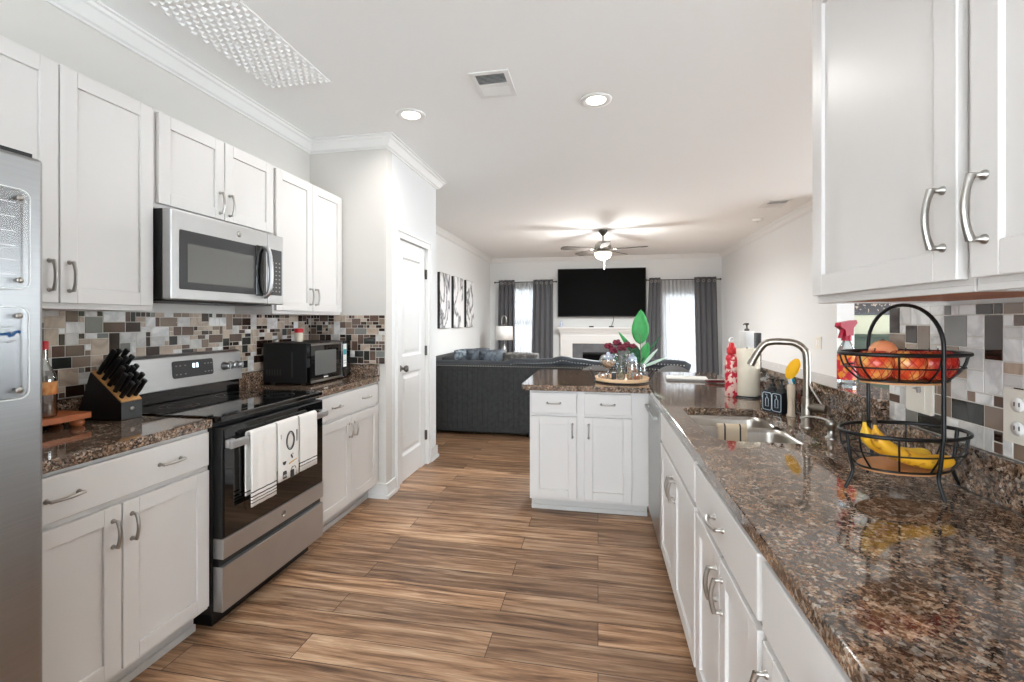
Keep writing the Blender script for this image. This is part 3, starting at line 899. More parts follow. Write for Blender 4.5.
# ------------------------------------------------------------------ fridge
fg = thing('refrigerator', 'tall stainless steel refrigerator cut by the left edge of the photo', 'refrigerator', (-1.50, .058, 0), PI / 2)
MB().box(0, 0, .02, .90, .70, 1.775).build('body', 'dkgrey', fg, bevel=.004)
MB().box(.012, .02, .0, .888, .69, .02).build('base', 'black', fg)
for a, b in ((.0, .497), (.503, .905)):
    dd = MB().box(a, -.06, .06, b, -.004, 1.785).build('door', 'steelv', fg, bevel=.010, seg=3)
    hx = b - .045 if a == 0 else a + .045
    MB().tube([(hx, -.058, .70), (hx, -.10, .72), (hx, -.105, 1.1), (hx, -.10, 1.48), (hx, -.058, 1.50)], .011, 10).build('handle', 'steel', dd)
MB().prism([(-.05, 1.785), (-.05, 1.795), (.0, 1.805), (.09, 1.80), (.09, 1.775), (.0, 1.775)], .82, .885, 'x').build('hinge_cover', 'black', fg)
# two clear acrylic boards held to the door with round standoffs
def board(z0, z1, y0, y1, label, lines, writing):
    t_ = thing('acrylic_board', label, 'board', (-1.438, y0, z0), PI / 2)
    W, H_ = y1 - y0, z1 - z0
    pts = rrect(0, 0, W, H_, .02, 5)
    mb = MB().prism(pts, -.014, -.0105, 'y')
    mb.build('sheet', 'acrylic', t_)
    rim = [(x, -.0123, z) for x, z in pts]
    MB().tube(rim, .0022, 6, closed=True).build('edge', 'acrylic_edge', t_)
    for x in (.022, W - .022):
        for z in (.022, H_ - .022):
            MB().lathe([(.005, .0), (.005, -.0145), (.0075, -.015), (.0075, -.0175), (.001, -.018)], (x, 0, z), 16, axis='y').build('standoff', 'nickel', t_)
    if lines:
        mb = MB()
        for i in range(1, lines):
            z = H_ * i / lines
            mb.box(.03, -.0146, z - .0009, W - .03, -.0141, z + .0009)
        mb.build('ruled_lines', 'acrylic_edge', t_)
    return t_
board(1.44, 1.69, .60, .922, 'clear acrylic board on the fridge door, the upper one with ruled lines', 7, False)
b2 = board(1.165, 1.395, .60, .920, 'clear acrylic board on the fridge door, the lower one with blue writing', 0, True)
# half-legible blue pen scribble: a short joined pen line with grey strokes under and over it
mb = MB()
rnd = random.Random(5)
for x0, x1, zc, amp, r_, mi in ((.16, .297, .163, .008, .0030, 0), (.19, .29, .144, .004, .0011, 1), (.15, .285, .180, .003, .0009, 1)):
    pts = []
    for i in range(42):
        u = i / 41
        pts.append((x0 + (x1 - x0) * u + .004 * math.sin(u * 40), -.0155, zc + amp * math.sin(u * 47) * (.5 + .5 * math.sin(u * 13 + x0 * 9))))
    mb.tube(pts, r_, 5, mi)
mb.build('pen_writing', ['blueink', 'greyink'], b2)

# ------------------------------------------------------------------ stove
st = thing('electric_range', 'stainless and black glass-top electric range between the left base cabinets', 'stove', (-1.66, 1.727, .02), PI / 2)
W = .751
mb = MB().box(0, 0, .05, W, .575, .895)
mb.build('body', 'blacks', st, bevel=.003)
MB().box(.03, .03, -.02, W - .03, .55, .05).build('base', 'black', st)
MB().box(-.0, -.045, .895, W, .535, .922).build('cooktop', 'blackg', st, bevel=.006)
mb = MB()
for x, y, r in ((.19, .14, .105), (.56, .14, .085), (.19, .40, .08), (.56, .40, .105)):
    mb.lathe([(r, .9222), (r + .002, .9224), (r + .004, .9222)], (x, y - .03, 0), 40, cap=False)
    mb.lathe([(r * .6, .9222), (r * .6 + .0015, .9224), (r * .6 + .003, .9222)], (x, y - .03, 0), 40, cap=False)
mb.build('burner_rings', 'dkgrey', st)
# oven door: black glass with steel strip below
od = MB().box(.004, -.048, .385, W - .004, -.001, .872).build('oven_door', 'blacks', st, bevel=.004)
MB().box(.012, -.052, .39, W - .012, -.0482, .865).build('door_glass', 'blackg', od, bevel=.001)
MB().prism([(x, z) for x, z in rrect(.13, .45, W - .13, .72, .03, 5)], -.0532, -.0522, 'y').build('door_window', 'grey_glass' if False else 'blackg', od)
MB().box(.004, -.053, .296, W - .004, -.001, .384).build('door_strip', 'steel', od, bevel=.003)
hd = MB().box(.012, -.090, .779, W - .012, -.072, .815)
hd.build('handle', 'steel', od, bevel=.006, seg=3)
for x in (.012, W - .052):
    MB().box(x, -.0745, .782, x + .04, -.0521, .818).build('handle_bracket', 'steel', od, bevel=.005)
em = MB().lathe([(.017, -.0532), (.017, -.0546), (.0145, -.0550), (.0145, -.0540), (.001, -.0540)], (W / 2 + .02, 0, .340), 24, axis='y')
em.build('round_emblem', 'nickel', od)
mb = MB()
for a0, sgn in ((0, 1), (PI, 1)):
    pts = [(W / 2 + .02 + (.0115 - .0011 * i) * math.cos(a0 + .55 * i), -.0545, .340 + (.0115 - .0011 * i) * math.sin(a0 + .55 * i)) for i in range(9)]
    mb.tube(pts, .0009, 5)
mb.build('emblem_scroll', 'dkgrey', od)
dr = MB().box(.004, -.050, .065, W - .004, -.001, .262).build('storage_drawer', 'steel', st, bevel=.003)
MB().box(.004, -.03, .262, W - .004, -.001, .294).build('drawer_recess', 'black', st)
# backguard
MB().box(0, .525, .922, W, .580, 1.0).build('backguard_riser', 'blackg', st, bevel=.004)
bgp = [(.505, .985), (.520, 1.152), (.535, 1.165), (.582, 1.165), (.582, .985)]
MB().prism(bgp, 0, W, 'x').build('control_panel', 'steel', st, bevel=.004)
def bg(x, z, off):
    t_ = (z - .985) / .167
    return (x, .505 + .015 * t_ - off, z)
mb = MB(); pts = rrect(.285, 1.038, .54, 1.128, .012, 4)
n = len(pts); vs_ = [bg(x, z, .0005) for x, z in pts] + [bg(x, z, .003) for x, z in pts]
mb.add(vs_, [(i, (i + 1) % n, n + (i + 1) % n, n + i) for i in range(n)] + [tuple(range(n, 2 * n))])
cp = mb.build('display_window', 'dkgrey', st)
mb = MB()
for k in range(2):
    x0 = .405 + k * .022
    mb.add([bg(x0, 1.086, .0036), bg(x0 + .014, 1.086, .0036), bg(x0 + .014, 1.110, .0036), bg(x0, 1.110, .0036)], [(0, 1, 2, 3)])
mb.build('display_digits', 'display', cp)
mb = MB()
for zz in (1.058, 1.103):
    for x0 in (.302, .325, .355, .48, .502, .522):
        mb.add([bg(x0, zz - .003, .0036), bg(x0 + .010, zz - .003, .0036), bg(x0 + .010, zz + .002, .0036), bg(x0, zz + .002, .0036)], [(0, 1, 2, 3)])
mb.build('button_marks', 'greyink', cp)
for x in (.62, .668, .716, .035, .085):
    p0 = bg(x, 1.075, 0)
    kn = MB().lathe([(.024, 0), (.024, -.008), (.019, -.012), (.017, -.036), (.012, -.040), (.001, -.040)], p0, 20, axis='y')
    kn.box(p0[0] - .004, p0[1] - .045, p0[2] - .018, p0[0] + .004, p0[1] - .036, p0[2] + .018)
    kn.build('knob', 'steel', st)

# towels on the oven handle: fold over the bar, hang in front
HX, HZ = -1.5785, .837
def towel(y0, w_, drop, dropb, label, bands, mat=None, prints=False, seed=0, off=.0135):
    t_ = thing('kitchen_towel', label, 'towel', (HX, y0 + w_ / 2, 0), PI / 2, 'towels on the oven handle')
    fn, k = drape_sheet(w_, 0, HZ + .003, drop, dropb, off, amp=.003, seed=seed)
    m_ = mat or mk_stripes('striped_towel_%d' % seed, (232, 228, 222), (52, 50, 50), bands)
    MB().sheet(fn, 18, k).build('cloth', m_, t_, solid=.005)
    return t_
zb = HZ - .335
towel(1.842, .170, .335, .29, 'white towel with four dark hem stripes at the left of the oven handle', [(zb + .018, zb + .022), (zb + .032, zb + .036), (zb + .046, zb + .052), (zb + .066, zb + .072)], seed=1)
zb = HZ - .285
towel(2.192, .150, .285, .25, 'white towel with two dark hem stripes at the right of the oven handle', [(zb + .03, zb + .034), (zb + .046, zb + .052)], seed=2)
tw = towel(2.020, .160, .285, .24, 'white kitchen towel printed with dark utensils and an ochre spoon on the oven handle', [], mat='towel', seed=5, off=.0150)
yp = -.0200
mb = MB()
cx, cz = .01, .745
mb.tube([(cx + .030 * math.cos(a), yp, cz + .046 * math.sin(a)) for a in [2 * PI * i / 20 for i in range(20)]], .0035, 5, 0, closed=True)
mb.tube([(cx + .023 * math.cos(a), yp, cz + .038 * math.sin(a)) for a in [2 * PI * i / 20 for i in range(20)]], .0012, 5, 0, closed=True)
mb.box(-.062, yp, .70, -.058, yp + .001, .79).box(.058, yp, .73, .066, yp + .001, .79)
for (x, z) in ((.02, .665), (.034, .672), (.028, .655), (-.012, .668)): mb.ball((x, yp + .002, z), .008, 8, 0, sy=.2)
mb.prism([(-.05, .648), (-.02, .648), (-.026, .634), (-.035, .630), (-.044, .634)], yp, yp + .001, 'y')
mb.prism([(-.045, .60), (-.022, .60), (-.014, .585), (-.014, .562), (-.048, .562), (-.048, .585)], yp, yp + .001, 'y')
for z in (.572, .578): mb.box(-.046, yp - .0006, z, -.016, yp, z + .002, 2)
mb.prism([(.012, .590), (.058, .590), (.062, .552), (.010, .552)], yp, yp + .001, 'y')
mb.tube([(.018, yp, .59), (.024, yp, .604), (.046, yp, .604), (.052, yp, .59)], .002, 5)
mb.tube([(.00, yp, .628), (.03, yp, .634), (.058, yp, .638)], [.0035, .0025, .0025], 6, 1)
mb.ball((-.006, yp + .002, .627), .013, 10, 1, sy=.2, sz=.8)
mb.build('printed_pattern', ['ink', 'ochre', 'towel'], tw)

# ------------------------------------------------------------------ over-the-range microwave
mw = thing('microwave_oven', 'stainless over-the-range microwave under the short wall cabinet', 'microwave', (-1.935, 1.738, 1.452), PI / 2)
W, Hh = .752, .418
MB().box(0, 0, .012, W, .35, Hh).build('body', 'blacks', mw, bevel=.002)
MB().box(.02, .02, -.0, W - .02, .33, .0115).build('vent_underside', 'black', mw)
for x in (.12, .50):
    MB().box(x, .06, -.003, x + .13, .20, -.0005).build('grease_filter', 'dkgrey', mw)
mb = MB()
f_ = MB().box(.0, -.048, .006, .615, -.002, Hh)
dr = f_.build('door', 'steel', mw, bevel=.006, seg=3)
MB().prism(rrect(.045, .055, .600, .330, .006, 3), -.0505, -.0482, 'y').build('door_glass', 'dkgrey', dr)
MB().prism(rrect(.085, .090, .500, .270, .004, 3), -.0515, -.0506, 'y').build('door_window', 'grey_glass', dr)
# handle: bowed vertical bar at the right of the door
pts = smooth_path([(.583, -.052, .045), (.583, -.085, .075), (.583, -.098, .17), (.583, -.085, .30), (.583, -.052, .332)], 4)
MB().tube(pts, .013, 10, flat=1.0).build('handle', 'steel', dr)
MB().box(.518, -.056, .050, .575, -.0516, .335).build('handle_backing', 'blackg', dr, bevel=.004)
cpn = MB().box(.618, -.048, .006, W, -.002, Hh).build('control_panel', 'steel', mw, bevel=.006, seg=3)
MB().prism(rrect(.636, .060, W - .018, .330, .005, 3), -.050, -.0482, 'y').build('keypad', 'dkgrey', cpn)
mb = MB()
for r_ in range(8):
    for c_ in range(3):
        mb.box(.650 + c_ * .029, -.0506, .080 + r_ * .024, .662 + c_ * .029, -.0501, .087 + r_ * .024)
mb.build('key_marks', 'greyink', cpn)
MB().lathe([(.016, -.0482), (.016, -.0495), (.001, -.050)], (.40, 0, .372), 20, axis='y').build('round_emblem', 'nickel', dr)

# countertop microwave
m2 = thing('microwave_oven', 'black countertop microwave on the granite beside the pantry wall', 'microwave', (-1.895, 2.725, .934), PI / 2)
W, Hh = .50, .278
MB().box(0, 0, .010, W, .325, Hh).build('body', 'blacks', m2, bevel=.004)
for x in (.04, W - .04):
    for y in (.05, .28): MB().lathe([(.014, .0005), (.014, .0099)], (x, y, 0), 12).build('foot', 'black', m2)
d2 = MB().box(.002, -.030, .012, .375, -.001, Hh).build('door', 'blackg', m2, bevel=.004)
MB().prism(rrect(.05, .06, .30, .225, .006, 3), -.0316, -.0302, 'y').build('door_window', 'grey_glass', d2)
MB().box(.004, -.032, .012, .373, -.0302, .028).build('chrome_strip', 'nickel', d2)
MB().box(.004, -.032, Hh - .018, .373, -.0302, Hh - .004).build('chrome_strip', 'nickel', d2)
MB().box(.15, -.0312, .036, .20, -.0303, .044).build('brand_mark', 'white', d2)
c2 = MB().box(.378, -.030, .012, W - .002, -.001, Hh).build('control_panel', 'blackg', m2, bevel=.004)
mb = MB().box(.395, -.0312, .085, .440, -.0303, .255, 0).box(.397, -.0316, .175, .438, -.0313, .215, 1).box(.400, -.0316, .11, .435, -.0313, .114, 2).box(.400, -.0316, .13, .435, -.0313, .134, 2)
mb.build('paper_sticker', ['white', 'teal', 'greyink'], c2)
mb = MB()
for i in range(6):
    mb.box(-.0012, .19 + i * .02, .06, -.0002, .198 + i * .02, .10)
mb.box(-.0012, .10, .05, -.0002, .112, .22)
mb.build('side_vents', 'dkgrey', m2)
sj = thing('spice_jar', 'small cream jar with a red lid on top of the black countertop microwave', 'jar', (-2.10, 2.935, 1.2125))
MB().lathe([(.026, 0), (.028, .004), (.028, .058), (.025, .064)], (0, 0, 0), 18).build('jar_body', 'paper', sj)
MB().lathe([(.030, .0645), (.030, .090), (.027, .094), (.001, .094)], (0, 0, 0), 18).build('lid', 'red', sj)
gb = MB().lathe([(.02, 0), (.022, .003), (.022, .02), (.001, .022)], (0, 0, 0), 14).build('small_lid', 'nickel')
gb.location = (-2.18, 2.80, 1.2125)
tag(gb, 'small grey lid at the back left on top of the black countertop microwave', 'lid')

# ------------------------------------------------------------------ knife block and board
kb = thing('knife_block', 'black knife block with a bamboo top on the left granite counter', 'knife block', (-2.232, 1.655, .9345))
prof = [(0, 0), (.235, 0), (.235, .075), (.075, .205)]
MB().prism(prof, -.045, .045, 'y').build('block', 'block', kb, bevel=.004)
MB().box(.2355, -.045, .001, .2375, .045, .074).build('front_face', 'blockfront', kb)
sl = Vector((.235 - .075, 0, .075 - .205)).normalized(); nn = Vector((-sl.z, 0, sl.x)); nn = Vector((.13, 0, .16)).normalized()
def on(sv, y, h):
    p = Vector((.075, 0, .205)) + sl * sv + nn * h; return (p.x, y, p.z)
Ls = Vector((.16, 0, .13)).length
mb = MB()
vs_ = [on(.002, -.044, .001), on(Ls - .002, -.044, .001), on(Ls - .002, .044, .001), on(.002, .044, .001)] + [on(.002, -.044, .007), on(Ls - .002, -.044, .007), on(Ls - .002, .044, .007), on(.002, .044, .007)]
mb.add(vs_, [(0, 3, 2, 1), (4, 5, 6, 7), (0, 1, 5, 4), (1, 2, 6, 5), (2, 3, 7, 6), (3, 0, 4, 7)])
mb.build('bamboo_top', 'bamboo', kb)
MB().lathe([(.009, .2378), (.009, .240), (.007, .241), (.001, .2405)], (0, 0, .045), 14, axis='x').build('round_badge', 'nickel', kb)
kn0 = thing('knife', 'black-handled knife standing in the knife block', 'knife', (0, 0, 0), 0, 'knives in the knife block')
MB().box(-.001, -.008, -.06, .001, .008, .010).build('blade', 'nickel', kn0)
MB().tube(smooth_path([(0, 0, .0), (0, 0, .03), (.001, .001, .07), (0, .002, .10), (0, .005, .112)], 3), [.0105] * 3 + [.0125] * 3 + [.0115] * 3 + [.0125] * 3 + [.010], 10, flat=.8).build('handle', 'blacks', kn0)
first = True
ang = math.atan2(nn.x, nn.z)
spots = [(s_, y, sc) for s_, ys, sc in ((.022, (-.028, 0, .028), 1.15), (.06, (-.03, -.002, .026), 1.1), (.10, (-.032, -.011, .011, .032), .95), (.14, (-.032, -.011, .011, .032), .85), (.178, (-.03, 0, .03), .75)) for y in ys]
for s_, y, sc in spots:
    p = on(s_, y, .008 + .0)
    o = kn0 if first else copy_tree(kn0); first = False
    o.location = (kb.location.x + p[0], kb.location.y + y, kb.location.z + p[2])
    o.rotation_euler = (random.uniform(-.05, .05), ang + random.uniform(-.06, .06), 0)
    o.scale = (1, 1, sc)
kb_rot = None

sb = thing('serving_board', 'footed orange-brown wooden board beside the refrigerator', 'board', (-2.130, 1.395, .9345))
MB().prism(rrect(-.085, -.32, .085, .145, .02, 4), .030, .052, 'z').build('board_top', 'brown_wood', sb, bevel=.004)
for x in (-.055, .055):
    for y in (-.26, .105):
        MB().lathe([(.014, 0), (.022, .006), (.024, .016), (.018, .0298)], (x, y, 0), 18).build('foot', 'brown_wood', sb)
lb = thing('liquor_bottle', 'clear bottle of brown liquor with an orange label and red cap on the wooden board', 'bottle', (-2.115, 1.412, .987))
MB().lathe([(.001, .001), (.036, .001), (.038, .008), (.038, .145), (.034, .165), (.016, .205), (.0125, .225), (.0125, .262)], (0, 0, 0), 26).build('glass_body', 'bottleg', lb)
MB().lathe([(.001, .004), (.034, .004), (.035, .01), (.035, .085), (.001, .085)], (0, 0, 0), 22).build('liquor', 'liquor', lb)
MB().lathe([(.0386, .088), (.0386, .138)], (0, 0, 0), 26, cap=False).build('label', 'orange_label', lb)
MB().lathe([(.0145, .262), (.0145, .292), (.012, .295), (.001, .295)], (0, 0, 0), 18).build('cap', 'red', lb)

# ------------------------------------------------------------------ dishwasher
dwz = thing('dishwasher', 'stainless dishwasher between the sink cabinet and the peninsula', 'dishwasher', (FXR, 3.188, 0), -PI / 2)
MB().box(0.002, 0, .09, .562, .57, .872).build('body', 'dkgrey', dwz)
MB().box(.02, .06, 0, .55, .5, .09).build('toe_panel', 'black', dwz)
dd = MB().box(.004, -.022, .105, .560, -.001, .868).build('door', 'steel_dw', dwz, bevel=.003)
MB().box(.06, -.055, .795, .50, -.040, .815).box(.07, -.041, .795, .09, -.0222, .815).box(.47, -.041, .795, .49, -.0222, .815).build('handle', 'steel_dw', dd, bevel=.004)

# ------------------------------------------------------------------ things around the sink
pt = thing('paper_towel_roll', 'cream paper towel roll on a holder beyond the sink', 'paper towel', (.862, 2.90, .9145))
MB().lathe([(.078, 0), (.078, .006), (.072, .010), (.012, .010), (.001, .010)], (0, 0, 0), 30).build('holder_base', 'dkgrey', pt)
MB().lathe([(.020, .0105), (.062, .0105), (.066, .014), (.068, .278), (.064, .282), (.020, .282)], (0, 0, 0), 34).build('paper', 'paper', pt)
MB().lathe([(.006, .0105), (.006, .285), (.009, .290), (.001, .296)], (0, 0, 0), 12).build('holder_rod', 'nickel', pt)
wb = thing('water_bottle', 'red and pink patterned water bottle with a loop cap left of the paper towels', 'bottle', (.775, 2.90, .9145))
MB().lathe([(.001, 0), (.034, 0), (.036, .006), (.036, .215), (.030, .24), (.020, .25)], (0, 0, 0), 24).build('bottle_body', 'bottlewrap', wb)
MB().lathe([(.024, .2505), (.026, .255), (.026, .285), (.018, .292), (.014, .315), (.001, .318)], (0, 0, 0), 20).build('cap', 'red', wb)
MB().tube([(.014 * math.cos(a), 0, .333 + .014 * math.sin(a)) for a in [2 * PI * i / 14 for i in range(14)]], .0032, 6, closed=True).build('carry_loop', 'white', wb)
ld = thing('lotion_dispenser', 'white square pump dispenser on the far end of the granite ledge', 'dispenser', (1.02, 3.44, 1.0905), .25)
mb = MB().box(-.038, -.04, 0, .038, .04, .20)
mb.build('white_body', 'white', ld, bevel=.006)
MB().lathe([(.016, .2005), (.016, .215), (.006, .218), (.006, .240), (.014, .243), (.014, .255), (.001, .256)], (0, 0, 0), 14).build('pump', 'dnickel', ld)
MB().tube([(0, 0, .249), (-.03, -.02, .251), (-.04, -.027, .243)], .004, 6).build('nozzle', 'dnickel', ld)
gbx = tag(MB().box(-.016, -.03, 0, .016, .03, .19).build('dispenser_shade_side', 'dkgrey', bevel=.006), 'dark grey block added as the shaded side of the white pump dispenser', 'box')
gbx.location = (1.058, 3.34, 1.0905)  # added block: its dark colour is the shade on the dispenser's right side

cd = thing('sink_caddy', 'black sink caddy with a pale outlined label between faucet and paper towels', 'caddy', (.885, 2.380, .9145), .50)
mb = MB()
cw, cdp, chh, tt = .070, .112, .105, .004
mb.box(-cw / 2, 0, 0, cw / 2, cdp, .004).box(-cw / 2, 0, .004, cw / 2, tt, chh).box(-cw / 2, cdp - tt, .004, cw / 2, cdp, chh).box(-cw / 2, tt, .004, -cw / 2 + tt, cdp - tt, chh).box(cw / 2 - tt, tt, .004, cw / 2, cdp - tt, chh)
mb.build('box', 'navy', cd, bevel=.002)
mb = MB()
for y0 in (.004, .058):
    mb.tube([(-cw / 2 - .0012, y, z) for y, z in rrect(y0, .012, y0 + .050, .096, .010, 4)], .0016, 5, closed=True)
for yc in (.029, .083):
    mb.tube([(-cw / 2 - .0012, yc - .008, .03), (-cw / 2 - .0012, yc - .008, .065), (-cw / 2 - .0012, yc, .075), (-cw / 2 - .0012, yc + .008, .065), (-cw / 2 - .0012, yc + .008, .03)], .0016, 5, closed=True)
    mb.tube([(-cw / 2 - .0012, yc, .075), (-cw / 2 - .0012, yc, .086), (-cw / 2 - .0012, yc + .010, .086)], .0014, 5)
mb.build('label_lines', 'sign', cd)
for i, y in enumerate((.031, .083)):
    pb = thing('pump_bottle', ('black pump bottle standing in the near end of the sink caddy', 'black pump bottle standing in the far end of the sink caddy')[i], 'bottle', (.885 - .48 * y, 2.380 + .878 * y, .9195))
    MB().lathe([(.001, .0), (.024, .0), (.025, .004), (.025, .105), (.014, .118)], (0, 0, 0), 20).build('bottle_body', 'black', pb)
    MB().lathe([(.013, .1185), (.013, .132), (.005, .135), (.005, .150), (.011, .152), (.011, .160), (.001, .161)], (0, 0, 0), 14).tube([(0, 0, .156), (-.022, -.004, .157), (-.030, -.005, .150)], .0035, 6).build('pump', 'black', pb)
dwand = thing('dish_wand', 'beige dish wand with an oval yellow sponge beside the sink caddy', 'brush', (.888, 2.345, .9145))
MB().lathe([(.020, 0), (.022, .004), (.016, .014), (.015, .06), (.017, .10), (.018, .14), (.014, .150)], (0, 0, 0), 18).build('handle', 'beige', dwand)
MB().tube(smooth_path([(0, 0, .150), (-.006, 0, .165), (-.008, 0, .185)], 3), .008, 8).build('neck', 'white', dwand)
hd_ = MB().ball((0, 0, 0), .032, 20, 0, sz=1.65, sx=.42)
o = hd_.build('sponge_head', 'yellow', dwand); o.location = (.006, -.002, .222); o.rotation_euler = (.15, .42, .55)
bb = thing('dish_soap_bottle', 'clear dish soap bottle with a bright blue cap behind the dish wand', 'bottle', (.925, 2.44, .9145))
MB().lathe([(.001, 0), (.022, 0), (.024, .005), (.024, .10), (.012, .128), (.010, .140)], (0, 0, 0), 18).build('bottle_body', 'cglass', bb)
MB().lathe([(.015, .1405), (.015, .160), (.009, .166), (.007, .180), (.001, .181)], (0, 0, 0), 14).build('cap', 'skyblue', bb)
sp = thing('spray_bottle', 'spray bottle with a hot pink trigger head and red label on the granite ledge', 'bottle', (1.045, 2.19, 1.0905), .35)
MB().lathe([(.001, 0), (.036, 0), (.038, .005), (.038, .12), (.034, .15), (.018, .178), (.015, .185)], (0, 0, 0), 22, sy=.75).build('bottle_body', 'cglass', sp)
MB().lathe([(.0392, .02), (.0392, .118), (.036, .14)], (0, 0, 0), 24, sy=.75, cap=False).build('label', 'labelmix', sp)
mb = MB().lathe([(.019, .1855), (.019, .205), (.014, .210)], (0, 0, 0), 16)
mb.prism([(-.040, .262), (.034, .274), (.040, .262), (.022, .240), (.020, .208), (-.016, .204), (-.020, .232), (-.044, .246)], -.015, .015, 'y')
mb.prism([(-.022, .238), (-.016, .236), (-.030, .196), (-.037, .198)], -.007, .007, 'y')
mb.build('trigger_head', 'pink', sp, bevel=.003)

# ------------------------------------------------------------------ two-tier wire basket
BX, BY, BZ = .800, 1.395, .9145
BA = math.radians(15)
bk = thing('fruit_basket', 'black two-tier oval wire fruit basket on the right granite counter', 'basket', (BX, BY, BZ), BA)
def ell(a, b, z, n=40): return [(a * math.cos(2 * PI * i / n), b * math.sin(2 * PI * i / n), z) for i in range(n)]
def tier(zr, zf, ar, br, af, bf, nsp, name):
    rim = MB().tube(ell(ar, br, zr, 56), .0052, 8, closed=True, flat=.7)
    rim.build('rim', 'wire', bk)
    mid = MB().tube(ell((ar + af) / 2 + .012, (br + bf) / 2 + .009, (zr + zf) / 2, 48), .0022, 6, closed=True)
    mid.tube(ell(af, bf, zf, 48), .0030, 6, closed=True)
    for i in range(nsp):
        a = 2 * PI * (i + .5) / nsp
        c_, s_ = math.cos(a), math.sin(a)
        mid.tube(smooth_path([(ar * c_, br * s_, zr), (((ar + af) / 2 + .012) * c_, ((br + bf) / 2 + .009) * s_, (zr + zf) / 2), (af * c_, bf * s_, zf)], 3), .0024, 6)
    mid.build('wire_cage', 'wire', bk)
    MB().prism([(x, y) for x, y, z in ell(af - .003, bf - .003, 0, 40)], zf - .008, zf - .0005 + .002, 'z').build('wood_floor_panel', 'basket_wood', bk)
tier(.153, .062, .160, .105, .118, .075, 10, 'lower')
tier(.360, .290, .160, .105, .112, .070, 10, 'upper')
hr = .108
arch = [(0, -hr, .153)] + [(0, -hr, .36)] + [(0, -hr * math.cos(a), .380 + .108 * math.sin(a)) for a in [PI * i / 20 for i in range(21)]] + [(0, hr, .36), (0, hr, .153)]
MB().tube(arch, .0048, 8).build('handle', 'wire', bk)
for i, (x, y) in enumerate(((-.158, -.0), (.0, -.106), (.158, .0), (.0, .106))):
    ln = math.hypot(x, y); ux, uy = x / ln, y / ln
    mb = MB().tube(smooth_path([(x, y, .153), (x * .95, y * .95, .09), (x * .90, y * .90, .05), (x + ux * .006, y + uy * .006, .0045)], 4), .0046, 8)
    mb.build('leg', 'wire', bk)
R = Matrix.Rotation(BA, 4, 'Z')
def bpos(x, y, z):
    v = R @ Vector((x, y, z)); return (BX + v.x, BY + v.y, BZ + v.z)
ap = None
al = ['red and yellow apple under netting at the left end of the top basket', 'red and yellow apple second from the left in the top basket', 'red and yellow apple third from the left in the top basket', 'deep red apple at the right end of the top basket', 'orange-red apple at the back of the top basket', 'red apple at the back right of the top basket']
for i, (x, y, r_, mm) in enumerate(((-.092, -.012, .041, 'apple2'), (-.026, -.034, .042, 'apple2'), (.040, -.036, .041, 'apple'), (.098, -.004, .040, 'apple'), (-.026, .044, .038, 'apple2'), (.050, .040, .038, 'apple'))):
    t_ = thing('apple', al[i], 'fruit', bpos(x, y, .2925), random.random() * 3, 'apples in the top basket')
    pr_ = [(.001, .10), (.25, .02), (.55, .06), (.82, .35), (.98, .85), (1.0, 1.15), (.90, 1.5), (.60, 1.78), (.30, 1.80), (.12, 1.72), (.001, 1.66)]
    MB().lathe([(a * r_, b * r_) for a, b in pr_], (0, 0, 0), 24).build('flesh', mm, t_)
    net = MB()
    for k in range(12):
        for sg in (1, -1):
            pts = []
            for j in range(13):
                th = j / 12 * 1.0
                prf = pr_[2:9]; q = th * (len(prf) - 1); i0 = min(int(q), len(prf) - 2); w_ = q - i0
                rr_ = (prf[i0][0] * (1 - w_) + prf[i0 + 1][0] * w_) * r_ + .0015; zz = (prf[i0][1] * (1 - w_) + prf[i0 + 1][1] * w_) * r_
                a = 2 * PI * k / 12 + sg * th * 1.6
                pts.append((rr_ * math.cos(a), rr_ * math.sin(a), zz))
            net.tube(pts, .0008, 4)
    net.build('netting', 'mesh', t_)
    MB().tube([(0, 0, 1.68 * r_), (.002, 0, 2.0 * r_)], .0015, 6).build('stem', 'banana_tip', t_)
pe = thing('peach', 'pale orange peach sitting highest at the back left of the top basket', 'fruit', bpos(-.045, .012, .334))
MB().ball((0, 0, .030), .032, 20, 0, sz=.94).build('flesh', 'peach', pe)
MB().ball((0, 0, .0605), .004, 8).build('stem_dimple', 'banana_tip', pe)
def banana(label, off, mat, seed, tilt):
    t_ = thing('banana', label, 'fruit', bpos(-.075 + off[0], off[1], .064 + off[2]), BA - .12 + tilt, 'bananas in the lower basket')
    path = smooth_path([(-.020, .002, .112), (-.018, 0, .088), (-.002, -.002, .056), (.045, -.008, .030), (.095, -.010, .020), (.140, -.004, .020), (.162, .0, .022)], 4)
    rr_ = []
    for i in range(len(path)):
        u = i / (len(path) - 1)
        rr_.append(.005 if u < .1 else (.005 + (u - .1) / .15 * .0175 if u < .25 else (.0225 if u < .72 else .0225 * (1 - ((u - .72) / .28) ** 2 * .75))))
    MB().tube(path, rr_, 6, smooth=True).build('peel', mat, t_, sub=1)
    MB().tube([path[0] + Vector((-.001, 0, .014)), path[0], path[1]], [.0055, .0056, .006], 6).build('stem_end', 'banana_tip', t_)
    MB().ball(tuple(path[-1] + Vector((.002, 0, 0))), .0055, 8).build('blossom_end', 'banana_tip', t_)
banana('yellow banana lying at the front of the lower basket', (0, -.022, .002), 'spot', 1, -.10)
banana('yellow banana lying behind the front one in the lower basket', (.002, .016, .002), 'banana', 2, .10)

